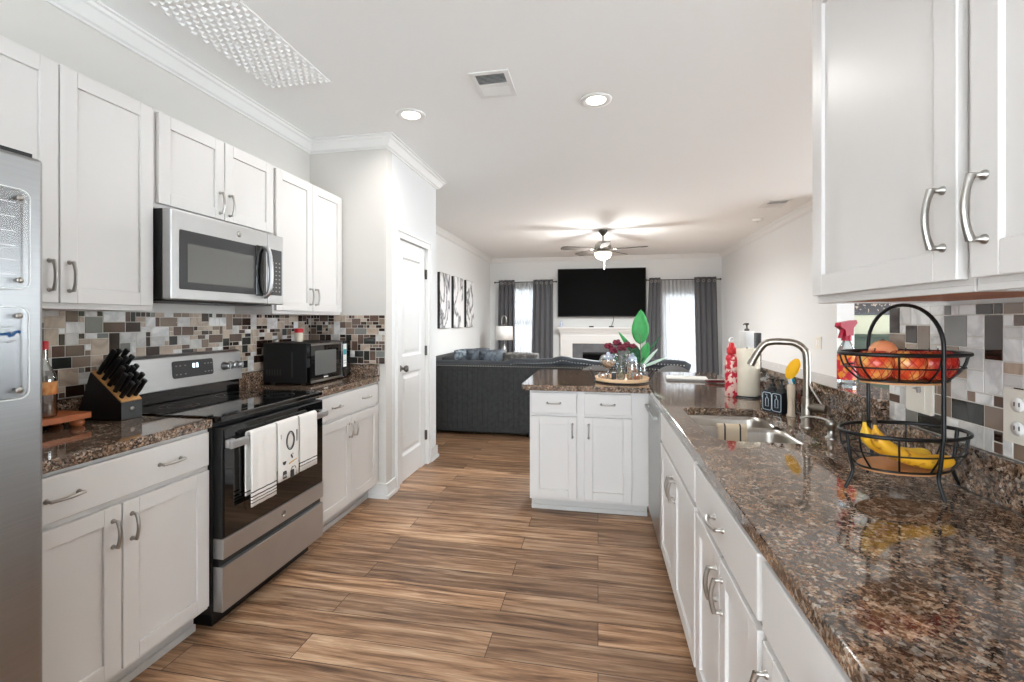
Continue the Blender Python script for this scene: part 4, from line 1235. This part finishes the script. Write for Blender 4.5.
# ------------------------------------------------------------------ outlets and switches
def plate(name, x, y, z, rz, label, cat, kind, w_=.076, h_=.118):
    t_ = thing(name, label, cat, (x, y, z), rz)
    MB().prism(rrect(-w_ / 2, -h_ / 2, w_ / 2, h_ / 2, .006, 3), -.006, -.0005, 'y').build('cover_plate', 'cream_plate', t_, bevel=.002)
    if kind == 'outlet':
        for zz in (-.028, .028):
            MB().lathe([(.017, -.0062), (.017, -.008), (.001, -.0082)], (0, 0, zz), 18, axis='y').build('socket', 'white', t_)
            MB().box(-.008, -.0086, zz - .004, -.005, -.0083, zz + .006).box(.005, -.0086, zz - .004, .008, -.0083, zz + .006).build('slots', 'black', t_)
    elif kind == 'switch':
        n_ = max(1, int(w_ / .06))
        for i in range(n_):
            xx = (i - (n_ - 1) / 2) * .046
            MB().box(xx - .016, -.0085, -.033, xx + .016, -.0061, .033).build('rocker', 'white', t_, bevel=.0015)
    elif kind == 'hook':
        MB().box(-.028, -.0075, -.045, .028, -.0061, .045).build('inner_plate', 'cream_plate', t_, bevel=.001)
        MB().prism([(-.016, .014), (.012, .022), (.014, .008), (.008, .002), (.004, .012)], -.016, -.0076, 'y').build('cable_hook', 'greyink', t_, bevel=.001)
    return t_
plate('wall_jack', XR - .0062, 1.613, 1.138, -PI / 2, 'cream wall plate with a small grey hook behind the fruit basket', 'wall plate', 'hook', .118, .118)
plate('wall_outlet', XR - .0062, 1.275, 1.135, -PI / 2, 'cream double outlet at the right edge of the photo on the tiles', 'outlet', 'outlet', .078, .128)
plate('light_switch', XRR, 5.94, 1.105, -PI / 2, 'white double light switch on the bare living room wall', 'switch', 'switch', .16, .14)

# ------------------------------------------------------------------ peninsula: tray and what stands on it
TX, TY, TZ = .172, 3.475, .9145
tr = thing('serving_tray', 'round pale wooden tray with black handles on the peninsula', 'tray', (TX, TY, TZ))
MB().lathe([(.001, .004), (.188, .004), (.192, .008), (.196, .034), (.190, .034), (.186, .014), (.001, .014)], (0, 0, 0), 48).build('wooden_tray', 'tray', tr)
MB().lathe([(.180, .0), (.197, .0), (.199, .010), (.1965, .010)], (0, 0, 0), 48, cap=False).build('black_band', 'black', tr)
for sx_ in (-1, 1):
    MB().tube(smooth_path([(sx_ * .192, -.05, .018), (sx_ * .215, -.05, .060), (sx_ * .225, -.03, .085), (sx_ * .225, .03, .085), (sx_ * .215, .05, .060), (sx_ * .192, .05, .018)], 4), .006, 8).build('handle', 'black', tr)
TB = TZ + .0145
vz = thing('flower_vase', 'clear glass vase in the middle of the tray', 'vase', (TX - .005, TY - .01, TB))
MB().lathe([(.001, .002), (.026, .002), (.028, .01), (.032, .06), (.045, .16), (.052, .185)], (0, 0, 0), 24, cap=False).build('glass_body', 'cglass', vz)
rnd = random.Random(9)
rl = ['burgundy rose at the far left of the bouquet', 'burgundy rose second from left in the bouquet', 'burgundy rose at the top centre of the bouquet', 'burgundy rose in the middle front of the bouquet', 'burgundy rose right of centre in the bouquet', 'burgundy rose at the far right of the bouquet']
for i, (x, y, z, r_) in enumerate(((-.092, 0, .245, .036), (-.058, -.03, .215, .034), (-.030, .01, .270, .036), (.000, -.035, .235, .036), (.042, 0, .255, .034), (.082, .005, .245, .030))):
    t_ = thing('rose', rl[i], 'flower', (vz.location.x, vz.location.y, TB), 0, 'roses in the vase')
    MB().tube(smooth_path([(x * .12, y * .12, .012), (x * .35, y * .35, .14), (x, y, z - .02)], 4), .0022, 6).build('stem', 'stem', t_)
    mb = MB(); mb.ball((x, y, z), r_ * .62, 10)
    for k in range(9):
        a = k * 2.4 + rnd.random() * .4; q = r_ * (.30 + .06 * k)
        mb.ball((x + q * math.cos(a), y + q * math.sin(a), z + r_ * (.42 - .09 * k)), r_ * .42, 8, sz=.75)
    mb.build('bloom', 'rose', t_)
    mb = MB()
    for j in range(2):
        a = rnd.random() * 6
        lx, ly = x * .7, y * .7
        mb.sheet(lambda u, v: (lx + .045 * v * math.cos(a) - .014 * math.sin(PI * v) * (u - .5) * 2 * math.sin(a), ly + .045 * v * math.sin(a) + .014 * math.sin(PI * v) * (u - .5) * 2 * math.cos(a), z - .06 + .012 * math.sin(PI * v) - .01 * v), 2, 5)
    mb.build('leaves', 'leafd', t_, solid=.001)
gv = thing('glass_goblet', 'pale glass goblet holding peach potpourri on the left of the tray', 'goblet', (TX - .098, TY - .03, TB))
MB().lathe([(.001, .001), (.040, .001), (.038, .006), (.010, .014), (.009, .075), (.022, .088), (.052, .110), (.064, .140), (.056, .170), (.040, .185)], (0, 0, 0), 28, cap=False).build('glass_body', 'cglass', gv)
MB().lathe([(.001, .098), (.030, .100), (.050, .118), (.054, .138), (.001, .146)], (0, 0, 0), 18).build('potpourri', 'potp', gv)
mb = MB()
for i in range(9):
    a = i * 2.4; mb.ball((.034 * math.cos(a) * (i / 9) ** .5, .034 * math.sin(a) * (i / 9) ** .5, .158 + .006 * (i % 3)), .018, 8)
mb.ball((0, 0, .188), .016, 8)
mb.build('pale_petals', 'milk', gv)
cj = thing('candle_jar', 'pale glass jar with peach-coloured filling on the right of the tray', 'jar', (TX + .078, TY + .02, TB))
MB().lathe([(.001, .001), (.036, .001), (.040, .008), (.040, .120), (.034, .138), (.034, .150)], (0, 0, 0), 24).build('glass_body', 'cglass', cj)
MB().lathe([(.001, .004), (.036, .004), (.037, .09), (.001, .094)], (0, 0, 0), 20).build('filling', 'potp', cj)
mb = MB(); mb.ball((0, 0, .150), .034, 14, sz=.8); mb.ball((0, 0, .18), .016, 10); mb.build('pale_lid', 'milk', cj)
for i, (x, y, h_, lab) in enumerate(((-.135, -.055, .055, 'small clear glass bowl with peach pebbles at the left rim of the tray'), (.105, -.075, .062, 'small clear glass bowl with brown pebbles at the right front of the tray'))):
    t_ = thing('glass_bowl', lab, 'bowl', (TX + x, TY + y, TB))
    MB().lathe([(.001, .001), (.020, .001), (.036, .018), (.038, h_ * .75), (.034, h_)], (0, 0, 0), 22, cap=False).build('glass_body', 'cglass', t_)
    mb = MB()
    for k in range(12):
        a = k * 2.4; q = .022 * (k / 12) ** .5; mb.ball((q * math.cos(a), q * math.sin(a), .016 + .006 * (k % 4)), .008, 8)
    mb.build('pebbles', 'potp' if i == 0 else 'brown_wood', t_)
sm_ = tag(MB().box(-.018, -.018, 0, .018, .018, .05).build('votive_cube', 'navy', bevel=.004), 'small dark blue votive cube between goblet and vase on the tray', 'candle holder')
sm_.location = (TX - .055, TY + .01, TB)
# big leaves standing behind the tray, in a slim vase
lv = thing('potted_leaf_plant', 'green plant with one big upright leaf in a clear vase behind the tray', 'plant', (.330, 3.72, .9145))
MB().lathe([(.001, .002), (.035, .002), (.038, .01), (.038, .10), (.030, .12)], (0, 0, 0), 22, cap=False).build('vase', 'cglass', lv)
def leaf(base_, tip, width, mat, bend=.0, name='leaf', edge=False, side=None):
    b0, t0 = Vector(base_), Vector(tip)
    d_ = (t0 - b0); L_ = d_.length; d_.normalize()
    sd_ = Vector(side) if side else d_.cross(Vector((0, 1, 0))).normalized()
    nn_ = sd_.cross(d_)
    prof_ = lambda v: math.sin(PI * min(1, v) ** .8) ** .75 if 0 < v < 1 else 0
    def fn(u, v):
        w_ = width * prof_(v) + .0006
        x_ = (u - .5) * 2
        p = b0 + d_ * L_ * v + sd_ * w_ * x_ + nn_ * (bend * math.sin(PI * v) + .12 * width * x_ * x_)
        return tuple(p)
    o_ = MB().sheet(fn, 6, 14).build(name, mat, lv, solid=.0015)
    return o_
MB().tube(smooth_path([(0, 0, .03), (.0, 0, .2), (-.005, 0, .30), (-.008, 0, .345)], 4), .004, 6).build('stem', 'stem', lv)
leaf((-.006, 0, .262), (.002, 0, .535), .066, 'leaf', name='big_leaf')
for a, b, w_, m_ in (((-.01, 0, .14), (-.17, 0, .36), .020, 'leaf'), ((-.01, 0, .12), (-.115, -.02, .30), .024, 'leafd'), ((0, 0, .10), (.055, 0, .28), .040, 'leaf'), ((.01, 0, .09), (.13, 0, .23), .012, 'leafp'), ((.01, 0, .08), (.20, 0, .165), .011, 'leafp'), ((0, 0, .12), (.155, .02, .335), .010, 'leafd'), ((0, 0, .1), (-.04, .0, .26), .03, 'leafd')):
    leaf(a, b, w_, m_, bend=.01)

bo = thing('notebook', 'open pale notebook lying on the counter right of the tray', 'book', (.66, 3.66, .9145), -.12)
MB().box(-.15, -.10, 0, .15, .10, .012).build('cover', 'greyink', bo, bevel=.002)
MB().box(-.145, -.095, .0125, .145, .095, .020).build('pages', 'page', bo, bevel=.002)
pc = tag(MB().box(-.11, -.05, 0, .11, .05, .006).build('papers', 'page'), 'loose sheet of paper between the notebook and the water bottle', 'paper'); pc.location = (.84, 3.62, .9145)
pc = thing('red_pouch', 'flat dark red pouch on the counter behind the water bottle', 'pouch', (.835, 3.50, .921), .1)
MB().box(-.07, -.035, 0, .07, .035, .014).build('pouch_body', 'redcloth', pc, bevel=.006); MB().box(-.07, -.036, .0145, .07, -.030, .018).build('zip', 'dkgrey', pc)

# bar stools behind the peninsula
def stool(label, x, y):
    t_ = thing('bar_stool', label, 'stool', (x, y, 0), 0)
    def fn(u, v):
        a = (u - .5) * 2.2
        q = .205 + .01 * v
        z = .70 + v * (.235 - .13 * (abs(a) / 1.1) ** 2)
        return (q * math.sin(a), q * math.cos(a) * .9, z)
    MB().sheet(fn, 20, 6).build('backrest', 'stool', t_, solid=.022)
    MB().lathe([(.001, .62), (.17, .62), (.19, .64), (.19, .68), (.17, .70), (.001, .705)], (0, 0, 0), 28).build('seat', 'stool', t_)
    for sx_ in (-1, 1):
        for sy_ in (-1, 1):
            MB().tube([(sx_ * .13, sy_ * .13, .62), (sx_ * .19, sy_ * .19, 0)], [.014, .011], 8).build('leg', 'black', t_)
    MB().tube([(.17, .17, .22), (-.17, .17, .22), (-.17, -.17, .22), (.17, -.17, .22)], .008, 8, closed=True).build('footrest', 'black', t_)
stool('grey curved-back bar stool behind the peninsula, left of the tray', -.02, 4.25)
stool('grey curved-back bar stool behind the peninsula, right of the tray', .705, 4.40)

# ------------------------------------------------------------------ living room
so = thing('sectional_sofa', 'charcoal velvet sectional sofa with nailhead trim, its back to the kitchen', 'sofa', (0, 0, 0))
X0, X1 = -2.38, 1.0
MB().box(X0, 5.25, .04, X1 - .12, 5.37, .845).build('back_panel', 'sofa', so, bevel=.02)
mb = MB()                                   # faint vertical channels on the outside back
x = X0 + .06
while x < X1 - .2:
    mb.box(x, 5.243, .09, x + .055, 5.2502, .80); x += .062
mb.build('channelled_outside_back', 'sofa', so, bevel=.006)
MB().box(X0, 5.30, .05, X1 - .15, 6.22, .30).build('base', 'sofa', so, bevel=.02)
def topz(x):
    pts = [(-2.38, .862), (-2.15, .880), (-1.5, .890), (-1.10, .880), (-.95, .915), (-.75, .915), (-.55, .925), (-.40, .955), (-.25, .93), (0.0, .905), (.25, .905), (.5, .935), (.8, .93), (.95, .92), (1.0, .90)]
    for (a, za), (b, zb_) in zip(pts, pts[1:]):
        if a <= x <= b:
            t_ = (x - a) / (b - a); t_ = t_ * t_ * (3 - 2 * t_); return za + (zb_ - za) * t_
    return .90
pts = []; rr_ = []
n = 60
for i in range(n + 1):
    x = X0 + (X1 - X0) * i / n
    r_ = .060 if x < .93 else .060 - .25 * (x - .93)
    pts.append((x, 5.36, topz(x) - .060)); rr_.append(r_)
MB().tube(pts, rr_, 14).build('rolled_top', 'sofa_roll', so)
mb = MB(); x = X0 + .08
while x < X1 - .06:
    mb.ball((x, 5.302, topz(x) - .052), .008, 6); x += .034
x = X0 + .03
while x < X1 - .14:
    mb.ball((x, 5.2475, .828), .007, 6); x += .030
mb.build('nailhead_trim', 'nail', so)
MB().box(X1 - .16, 5.30, .05, X1 - .02, 6.20, .62).tube([(X1 - .09, 5.30, .64), (X1 - .09, 6.20, .64)], .085, 14).build('arm', 'sofa', so, bevel=.01)
for i in range(4):
    a = X0 + .12 + i * .78
    MB().box(a, 5.46, .30, min(a + .77, X1 - .17), 6.22, .47).build('seat_cushion', 'sofa', so, bevel=.03, seg=3)
MB().box(X0 + .12, 5.38, .47, -1.0, 5.50, .80).box(-.98, 5.38, .47, .0, 5.50, .80).box(.02, 5.38, .47, X1 - .18, 5.50, .80).build('back_cushion', 'sofa', so, bevel=.03)
MB().box(X0 - .02, 6.22, .05, -1.45, 8.1, .30).build('chaise_base', 'sofa', so, bevel=.02)
MB().box(X0 + .16, 6.23, .30, -1.46, 8.08, .47).build('seat_cushion', 'sofa', so, bevel=.03, seg=3)
MB().box(X0 - .02, 5.38, .30, X0 + .12, 8.1, .84).build('side_back', 'sofa', so, bevel=.03)
for x in (X0 + .1, -.8, X1 - .1):
    for y in (5.32, 6.1): MB().lathe([(.02, 0), (.03, .05)], (x, y, 0), 10).build('foot', 'black', so)

def pillow(label, x, y, z, w_, h_, th, mat, rot):
    t_ = thing('throw_pillow', label, 'pillow', (x, y, z), 0, 'throw pillows on the sofa')
    def fn(sgn):
        def g(u, v):
            a, b = 2 * u - 1, 2 * v - 1
            pinch = 1 - .07 * (a * a * b * b) - .05 * (1 - a * a) * abs(b) ** 3 - .0
            k_ = max(0, (1 - a ** 4) * (1 - b ** 4)) ** .6
            return (a * w_ / 2 * (1 - .05 * b * b), sgn * th / 2 * k_, h_ / 2 + b * h_ / 2 * (1 - .05 * a * a) + 0)
        return g
    mb = MB(); mb.sheet(fn(1), 12, 12); mb.sheet(fn(-1), 12, 12)
    o_ = mb.build('cushion', mat, t_, fixn=True)
    o_.rotation_euler = rot
    return t_
pl = [('dark throw pillow at the left end of the row on the sofa', -1.86, .42, .42, 'pillow_d', 1.05),
      ('pale blue throw pillow second from the left on the sofa', -1.68, .44, .52, 'pillow_l', 1.05),
      ('dark slate throw pillow third from the left on the sofa', -1.51, .44, .53, 'pillow_b', 1.0),
      ('mottled slate throw pillow in the middle of the sofa row', -1.33, .44, .51, 'pillow_b', .85),
      ('wide grey throw pillow at the right end of the row on the sofa', -.99, .50, .48, 'pillow_g', 0)]
for lab, x, w_, h_, m_, yaw in pl:
    pillow(lab, x, 5.86, .475, w_, h_, .13, m_, (-.12, 0, yaw))

# curtains, rods, sheers
def curtain(x0, x1, x0b, x1b, zt, zb_, label, mat='curtain', y=10.07, amp=.028, folds=5, grommets=True, thick=.004, cat='curtain', name='curtain'):
    t_ = thing(name, label, cat, ((x0 + x1) / 2, y, zb_))
    cx_ = (x0 + x1) / 2
    def fn(u, v):
        a = x0b + (x1b - x0b) * u; b = x0 + (x1 - x0) * u
        e = v ** .8
        return (a * (1 - e) + b * e - cx_, amp * math.sin(u * folds * 2 * PI), v * (zt - zb_))
    MB().sheet(fn, folds * 12, 12).build('cloth', mat, t_, solid=thick)
    if grommets:
        for i in range(folds * 2):
            u = (i + .5) / (folds * 2)
            if i % 2 == 0: continue
            p = fn((i + .5 - .25) / (folds * 2), .97)
            ph = [(p[0] + .024 * math.cos(a), p[1] - .008, p[2] + .024 * math.sin(a) - .01) for a in [2 * PI * k / 16 for k in range(16)]]
            MB().tube(ph, .006, 6, closed=True).build('grommet', 'nickel', t_)
    return t_
ZR = 2.225
curtain(-2.19, -1.83, -2.24, -1.83, ZR + .05, .02, 'dark grey curtain at the far left, behind the table lamp', folds=4)
curtain(-1.41, -.97, -1.47, -.97, ZR + .05, .02, 'dark grey curtain between the left window and the television', folds=4)
curtain(1.07, 1.29, .93, 1.30, ZR + .05, .02, 'narrow dark grey curtain right of the television', folds=3)
curtain(1.97, 2.40, 2.02, 2.46, ZR + .05, .02, 'dark grey curtain in the right corner of the living room', folds=4)
curtain(-1.86, -1.39, -1.88, -1.42, ZR - .01, .03, 'white sheer curtain in front of the left window', 'sheer', 10.13, .014, 7, False, 0, 'curtain', 'sheer_curtain')
curtain(1.24, 2.02, 1.27, 2.10, ZR - .01, .03, 'white sheer curtain in front of the glazed patio door', 'sheer', 10.13, .014, 10, False, 0, 'curtain', 'sheer_curtain')
def rod(x0, x1, label):
    t_ = thing('curtain_rod', label, 'curtain rod', ((x0 + x1) / 2, 10.06, ZR))
    h_ = (x1 - x0) / 2
    MB().tube([(-h_, 0, 0), (h_, 0, 0)], .011, 10).build('rod', 'dnickel', t_)
    for s_ in (-1, 1):
        MB().ball((s_ * (h_ + .018), 0, 0), .022, 12).build('finial', 'dnickel', t_)
        MB().tube([(s_ * (h_ - .05), 0, 0), (s_ * (h_ - .05), .139, 0)], .007, 8).build('bracket', 'dnickel', t_)
rod(-2.26, -.92, 'dark metal curtain rod over the left window')
rod(1.02, 2.46, 'dark metal curtain rod over the patio door')

# television, mantel, fireplace
tv = thing('television', 'large black wall-mounted television over the mantel', 'television', (.065, 10.10, 1.975))
MB().box(-.935, -.025, -.525, .935, .025, .525).build('body', 'black', tv, bevel=.006)
MB().box(-.922, -.0265, -.508, .922, -.0252, .512).build('screen', 'tv', tv)
MB().box(-.2, .0255, -.2, .2, .099, .2).build('wall_bracket', 'black', tv)
fp = thing('fireplace', 'white fireplace surround with grey stone around a dark firebox', 'fireplace', (.05, YF, 0))
mb = MB().box(-.86, -.14, 0, -.60, -.001, 1.10).box(.60, -.14, 0, .86, -.001, 1.10).box(-.60, -.14, .87, .60, -.001, 1.10)
mb.box(-.88, -.16, 0, -.58, -.1405, .14).box(.58, -.16, 0, .88, -.1405, .14).box(-.82, -.148, .92, .82, -.1405, 1.05)
mb.build('surround', 'trim', fp, bevel=.004)
mb = MB().box(-.93, -.24, 1.185, .93, -.001, 1.225).box(-.90, -.20, 1.14, .90, -.001, 1.184).box(-.88, -.17, 1.10, .88, -.001, 1.139)
mb.build('mantel_shelf', 'trim', fp, bevel=.006)
mb = MB().box(-.60, -.115, 0, -.38, -.001, .87).box(.38, -.115, 0, .60, -.001, .87).box(-.38, -.115, .68, .38, -.001, .87)
mb.build('stone_slips', 'slate', fp)
mb = MB().box(-.38, -.02, 0, .38, -.001, .68).box(-.38, -.11, .64, .38, -.021, .66).box(-.38, -.11, .0, -.37, -.021, .66).box(.37, -.11, 0, .38, -.021, .66)
mb.build('firebox', 'blacks', fp)
MB().box(-.37, -.10, .02, .37, -.095, .62).build('glass_front', 'blackg', fp)
fgn = thing('figurine', 'small pale blue figurine at the left end of the mantel', 'ornament', (-.80, 10.07, 1.2255))
MB().lathe([(.045, 0), (.045, .01), (.016, .02), (.012, .05), (.022, .07), (.020, .10), (.010, .115)], (0, 0, 0), 16).build('body', 'milk', fgn)
MB().ball((0, 0, .132), .019, 12).build('head', 'milk', fgn)
MB().sheet(lambda u, v: (.03 + .03 * v, .01 * math.sin(u * 3), .03 + .07 * u * (1 - .3 * v)), 4, 4).build('wing', 'milk', fgn, solid=.003)
for lab, x in (('small black box on the mantel under the television centre', -.14), ('small black box on the mantel where the television cable ends', .28)):
    o = tag(MB().box(-.05, -.03, 0, .05, .03, .028).build('media_box', 'black', bevel=.004), lab, 'box'); o.location = (x, 10.05, 1.2255)
cb = MB().tube(smooth_path([(.32, 10.14, 1.47), (.33, 10.12, 1.38), (.30, 10.10, 1.30), (.285, 10.085, 1.245)], 5), .006, 6).build('cable', 'black')
tag(cb, 'black cable hanging from the television to the mantel', 'cable')

# table lamp in the corner
et = thing('end_table', 'small dark end table in the far left corner under the lamp', 'table', (-1.85, 8.95, 0))
MB().box(-.25, -.25, .54, .25, .25, .575).build('tabletop', 'blade', et, bevel=.005)
for a in (-1, 1):
    for b in (-1, 1): MB().box(a * .22 - .02, b * .22 - .02, 0, a * .22 + .02, b * .22 + .02, .54).build('leg', 'blade', et)
la = thing('table_lamp', 'table lamp with a white drum shade and a looped silver finial', 'lamp', (-1.85, 9.0, .576))
MB().lathe([(.09, 0), (.09, .015), (.02, .03), (.045, .12), (.06, .2), (.03, .29), (.012, .32), (.012, .45)], (0, 0, 0), 24).build('base', 'nickel', la)
MB().lathe([(.178, .405), (.172, .68)], (0, 0, 0), 40, cap=False).build('lamp_shade', 'shade', la, solid=.003)
mb = MB().tube([(0, 0, .45), (0, 0, .73)], .005, 8)
mb.tube([(0, 0, .64), (.17, 0, .66)], .003, 6).tube([(0, 0, .64), (-.17, 0, .66)], .003, 6)
mb.tube([(.0 + .05 * math.cos(a), 0, .79 + .10 * math.sin(a)) for a in [PI * i / 12 for i in range(13)]], .011, 8)
mb.tube([(-.05, 0, .79), (-.05, 0, .70), (.05, 0, .70), (.05, 0, .79)], .011, 8)
mb.build('finial', 'nickel', la)

# wall art: three tall canvases
al_ = ('nearest of the three tall black and white marbled canvases', 'middle one of the three tall black and white marbled canvases', 'farthest of the three tall black and white marbled canvases')
for i, (y0, y1) in enumerate(((6.69, 7.17), (7.37, 7.90), (8.12, 8.64))):
    t_ = thing('wall_art', al_[i], 'picture', (XLL, y0, 1.245), PI / 2, 'marbled canvases on the left wall')
    MB().box(0, -.040, 0, y1 - y0, -.0005, .87).build('canvas_box', 'black', t_)
    m_ = mk_marble('marbled_print_%d' % i, (232, 231, 230), (74, 74, 78), 1.0 + .15 * i, 1.6, .6, .475, .515)
    mp = m_.node_tree.nodes.new('ShaderNodeMapping'); nt = m_.node_tree
    tcn = [n_ for n_ in nt.nodes if n_.type == 'TEX_COORD'][0]; nzn = [n_ for n_ in nt.nodes if n_.type == 'TEX_NOISE'][0]
    mp.inputs['Scale'].default_value = (2.0, 1, 1.1); mp.inputs['Location'].default_value = (3.1 * i, i * 1.7, .4 * i)
    mp.inputs['Rotation'].default_value = (0, .5 - .5 * i, 0)
    nt.links.new(tcn.outputs['Object'], mp.inputs['Vector']); nt.links.new(mp.outputs[0], nzn.inputs['Vector'])
    MB().box(.004, -.0425, .004, y1 - y0 - .004, -.0402, .866).build('print', m_, t_)

# dining corner seen past the low wall
fa = thing('framed_picture', 'dark floral picture in a black frame seen under the right wall cabinet', 'picture', (3.42, 6.8, 1.44))
MB().box(-.45, -.03, 0, .45, -.0005, .9).build('frame', 'black', fa, bevel=.004)
MB().box(-.43, -.033, .03, .43, -.0302, .87).build('print', 'floral', fa)
gc = thing('sideboard', 'dark green sideboard partly hidden behind the fruit basket', 'sideboard', (3.50, 6.55, 0))
MB().box(-.55, -.22, .08, .55, .22, 1.16).build('body', 'dkgreen', gc, bevel=.006)
MB().box(-.57, -.24, 1.16, .57, .23, 1.19).build('top', 'dkgreen', gc, bevel=.004)
for a in (-.54, .005):
    dd = MB().box(a, -.24, .12, a + .535, -.2205, 1.13).build('door', 'dkgreen', gc, bevel=.006)
    MB().ball((a + (.50 if a < 0 else .035), -.252, .65), .012, 10).build('knob', 'nickel', dd)
for a in (-.5, .5):
    for b in (-.18, .18): MB().box(a - .025, b - .025, 0, a + .025, b + .025, .08).build('leg', 'black', gc)

# ------------------------------------------------------------------ ceiling things
def can(label, x, y):
    t_ = thing('recessed_light', label, 'ceiling light', (x, y, CEIL))
    MB().lathe([(.062, -.0005), (.100, -.0005), (.098, -.006), (.072, -.010), (.062, -.004)], (0, 0, 0), 40, cap=False).build('trim_ring', 'trim', t_)
    MB().lathe([(.001, -.0035), (.061, -.0035), (.061, -.0015)], (0, 0, 0), 32).build('lens', 'lampglow', t_)
    ld_ = bpy.data.lights.new('lamp_light', 'AREA'); ld_.shape = 'DISK'; ld_.size = .12; ld_.energy = CAN_W; ld_.color = (1, .99, .97); ld_.spread = math.radians(160)
    lo = bpy.data.objects.new('lamp_light', ld_); C.objects.link(lo); lo.parent = t_; lo.location = (0, 0, -.014)
can('recessed round ceiling light over the stove side of the kitchen', -1.256, 2.95)
can('recessed round ceiling light above the middle of the kitchen, right of the vent', -.012, 2.97)
def vent(label, x, y, w_, l_, rz=0):
    t_ = thing('ceiling_vent', label, 'vent', (x, y, CEIL), rz)
    a, b = w_ / 2, l_ / 2
    MB().box(-a, -b, -.008, a, -b + .03, -.0005).box(-a, b - .03, -.008, a, b, -.0005).box(-a, -b + .03, -.008, -a + .03, b - .03, -.0005).box(a - .03, -b + .03, -.008, a, b - .03, -.0005).box(-a + .03, -.012, -.008, a - .03, .012, -.0005).build('frame', 'trim', t_, bevel=.002)
    MB().box(-a + .03, -b + .03, -.0015, a - .03, b - .03, -.0005).build('duct_opening', 'dkgrey', t_)
    mb = MB(); y_ = -b + .036
    while y_ < b - .036:
        if abs(y_) > .016:
            s_ = 1 if y_ > 0 else -1
            mb.add([(-a + .03, y_, -.002), (a - .03, y_, -.002), (a - .03, y_ + s_ * .010, -.008), (-a + .03, y_ + s_ * .010, -.008)], [(0, 1, 2, 3)])
        y_ += .0135
    mb.build('louvres', 'trim', t_, solid=.001)
vent('white ceiling vent between the two recessed kitchen lights', -.61, 2.66, .23, .30)
vent('white ceiling vent over the living room near the right wall', 2.09, 5.98, .26, .36)
sdt = thing('smoke_detector', 'small round smoke detector on the living room ceiling', 'smoke detector', (2.17, 6.85, CEIL))
MB().lathe([(.065, -.0005), (.065, -.018), (.052, -.034), (.001, -.036)], (0, 0, 0), 28).build('housing', 'white', sdt)
MB().lathe([(.012, -.0362), (.011, -.0385), (.001, -.039)], (0, 0, 0), 12).build('test_button', 'greyink', sdt)
# prismatic ceiling panel over the left counter
px0, px1, py0, py1 = -1.955, -1.545, .92, 2.45
pn = thing('ceiling_panel', 'long pale embossed panel on the ceiling above the left cabinets', 'panel', ((px0 + px1) / 2, (py0 + py1) / 2, CEIL))
a, b = (px1 - px0) / 2, (py1 - py0) / 2
mb = MB()
nu, nv = 10, 44
for j in range(nv):
    for i in range(nu):
        x = -a + (2 * a) * (i + .5 + (.5 if j % 2 else 0) * .999) / (nu + .5); y = -b + 2 * b * (j + .5) / nv
        hx, hy = a / nu * .92, b / nv * 1.05
        mb.add([(x - hx, y, -.006), (x, y - hy, -.006), (x + hx, y, -.006), (x, y + hy, -.006), (x + hx * .2, y, -.015)], [(0, 4, 1), (1, 4, 2), (2, 4, 3), (3, 4, 0)])
mb.build('embossed_relief', 'ceil', pn)
MB().box(-a, -b, -.006, a, b, -.0005).build('backing', 'ceil', pn)

# ceiling fan
FX, FY = .076, 7.24
fn_ = thing('ceiling_fan', 'brushed nickel ceiling fan with five blades and a lit glass bowl', 'ceiling fan', (FX, FY, CEIL))
MB().lathe([(.068, -.0005), (.068, -.02), (.045, -.055), (.022, -.085), (.016, -.09)], (0, 0, 0), 28).build('canopy', 'dnickel', fn_)
MB().lathe([(.012, -.088), (.012, -.185)], (0, 0, 0), 14).build('downrod', 'nickel', fn_)
MB().lathe([(.03, -.18), (.10, -.19), (.125, -.215), (.130, -.27), (.118, -.30), (.10, -.315)], (0, 0, 0), 36).build('motor_housing', 'nickel', fn_)
for k in range(5):
    a = math.radians(-15 + 72 * k)
    c_, s_ = math.cos(a), math.sin(a)
    def tr(p): return (p[0] * c_ - p[1] * s_, p[0] * s_ + p[1] * c_, p[2])
    br_ = MB().tube([tr((.10, 0, -.285)), tr((.16, 0, -.30)), tr((.21, 0, -.30))], [.014, .010, .018], 8, flat=1.6).build('blade_bracket', 'nickel', fn_)
    out = [(.18, -.045), (.30, -.062), (.60, -.070), (.66, -.055), (.68, 0), (.66, .055), (.60, .070), (.30, .062), (.18, .045)]
    vs_ = [tr((x, y, -.300 + y * .22 + .004)) for x, y in out] + [tr((x, y, -.300 + y * .22 - .004)) for x, y in out]
    n = len(out)
    MB().add(vs_, [tuple(range(n)), tuple(range(2 * n - 1, n - 1, -1))] + [(i, (i + 1) % n, n + (i + 1) % n, n + i) for i in range(n)]).build('blade', 'blade', fn_)
MB().lathe([(.10, -.3155), (.115, -.325), (.128, -.335), (.135, -.345), (.135, -.352)], (0, 0, 0), 36).build('light_collar', 'nickel', fn_)
MB().lathe([(.134, -.3525), (.130, -.385), (.105, -.425), (.06, -.452), (.015, -.462), (.001, -.463)], (0, 0, 0), 36).build('glass_bowl', 'bowlglow', fn_)
MB().tube([(.02, -.02, -.463), (.02, -.02, -.60)], .002, 5).ball((.02, -.02, -.605), .007, 8).build('pull_chain', 'nickel', fn_)
ld_ = bpy.data.lights.new('lamp_light', 'POINT'); ld_.energy = FAN_W; ld_.color = (1, .99, .97); ld_.shadow_soft_size = .16
lo = bpy.data.objects.new('lamp_light', ld_); C.objects.link(lo); lo.parent = fn_; lo.location = (0, 0, -.56)
ld_ = bpy.data.lights.new('lamp_light', 'AREA'); ld_.shape = 'DISK'; ld_.size = .24; ld_.energy = FAN_W * 1.5; ld_.color = (.92, .97, 1.0)
lo = bpy.data.objects.new('lamp_light', ld_); C.objects.link(lo); lo.parent = fn_; lo.location = (0, 0, -.475)
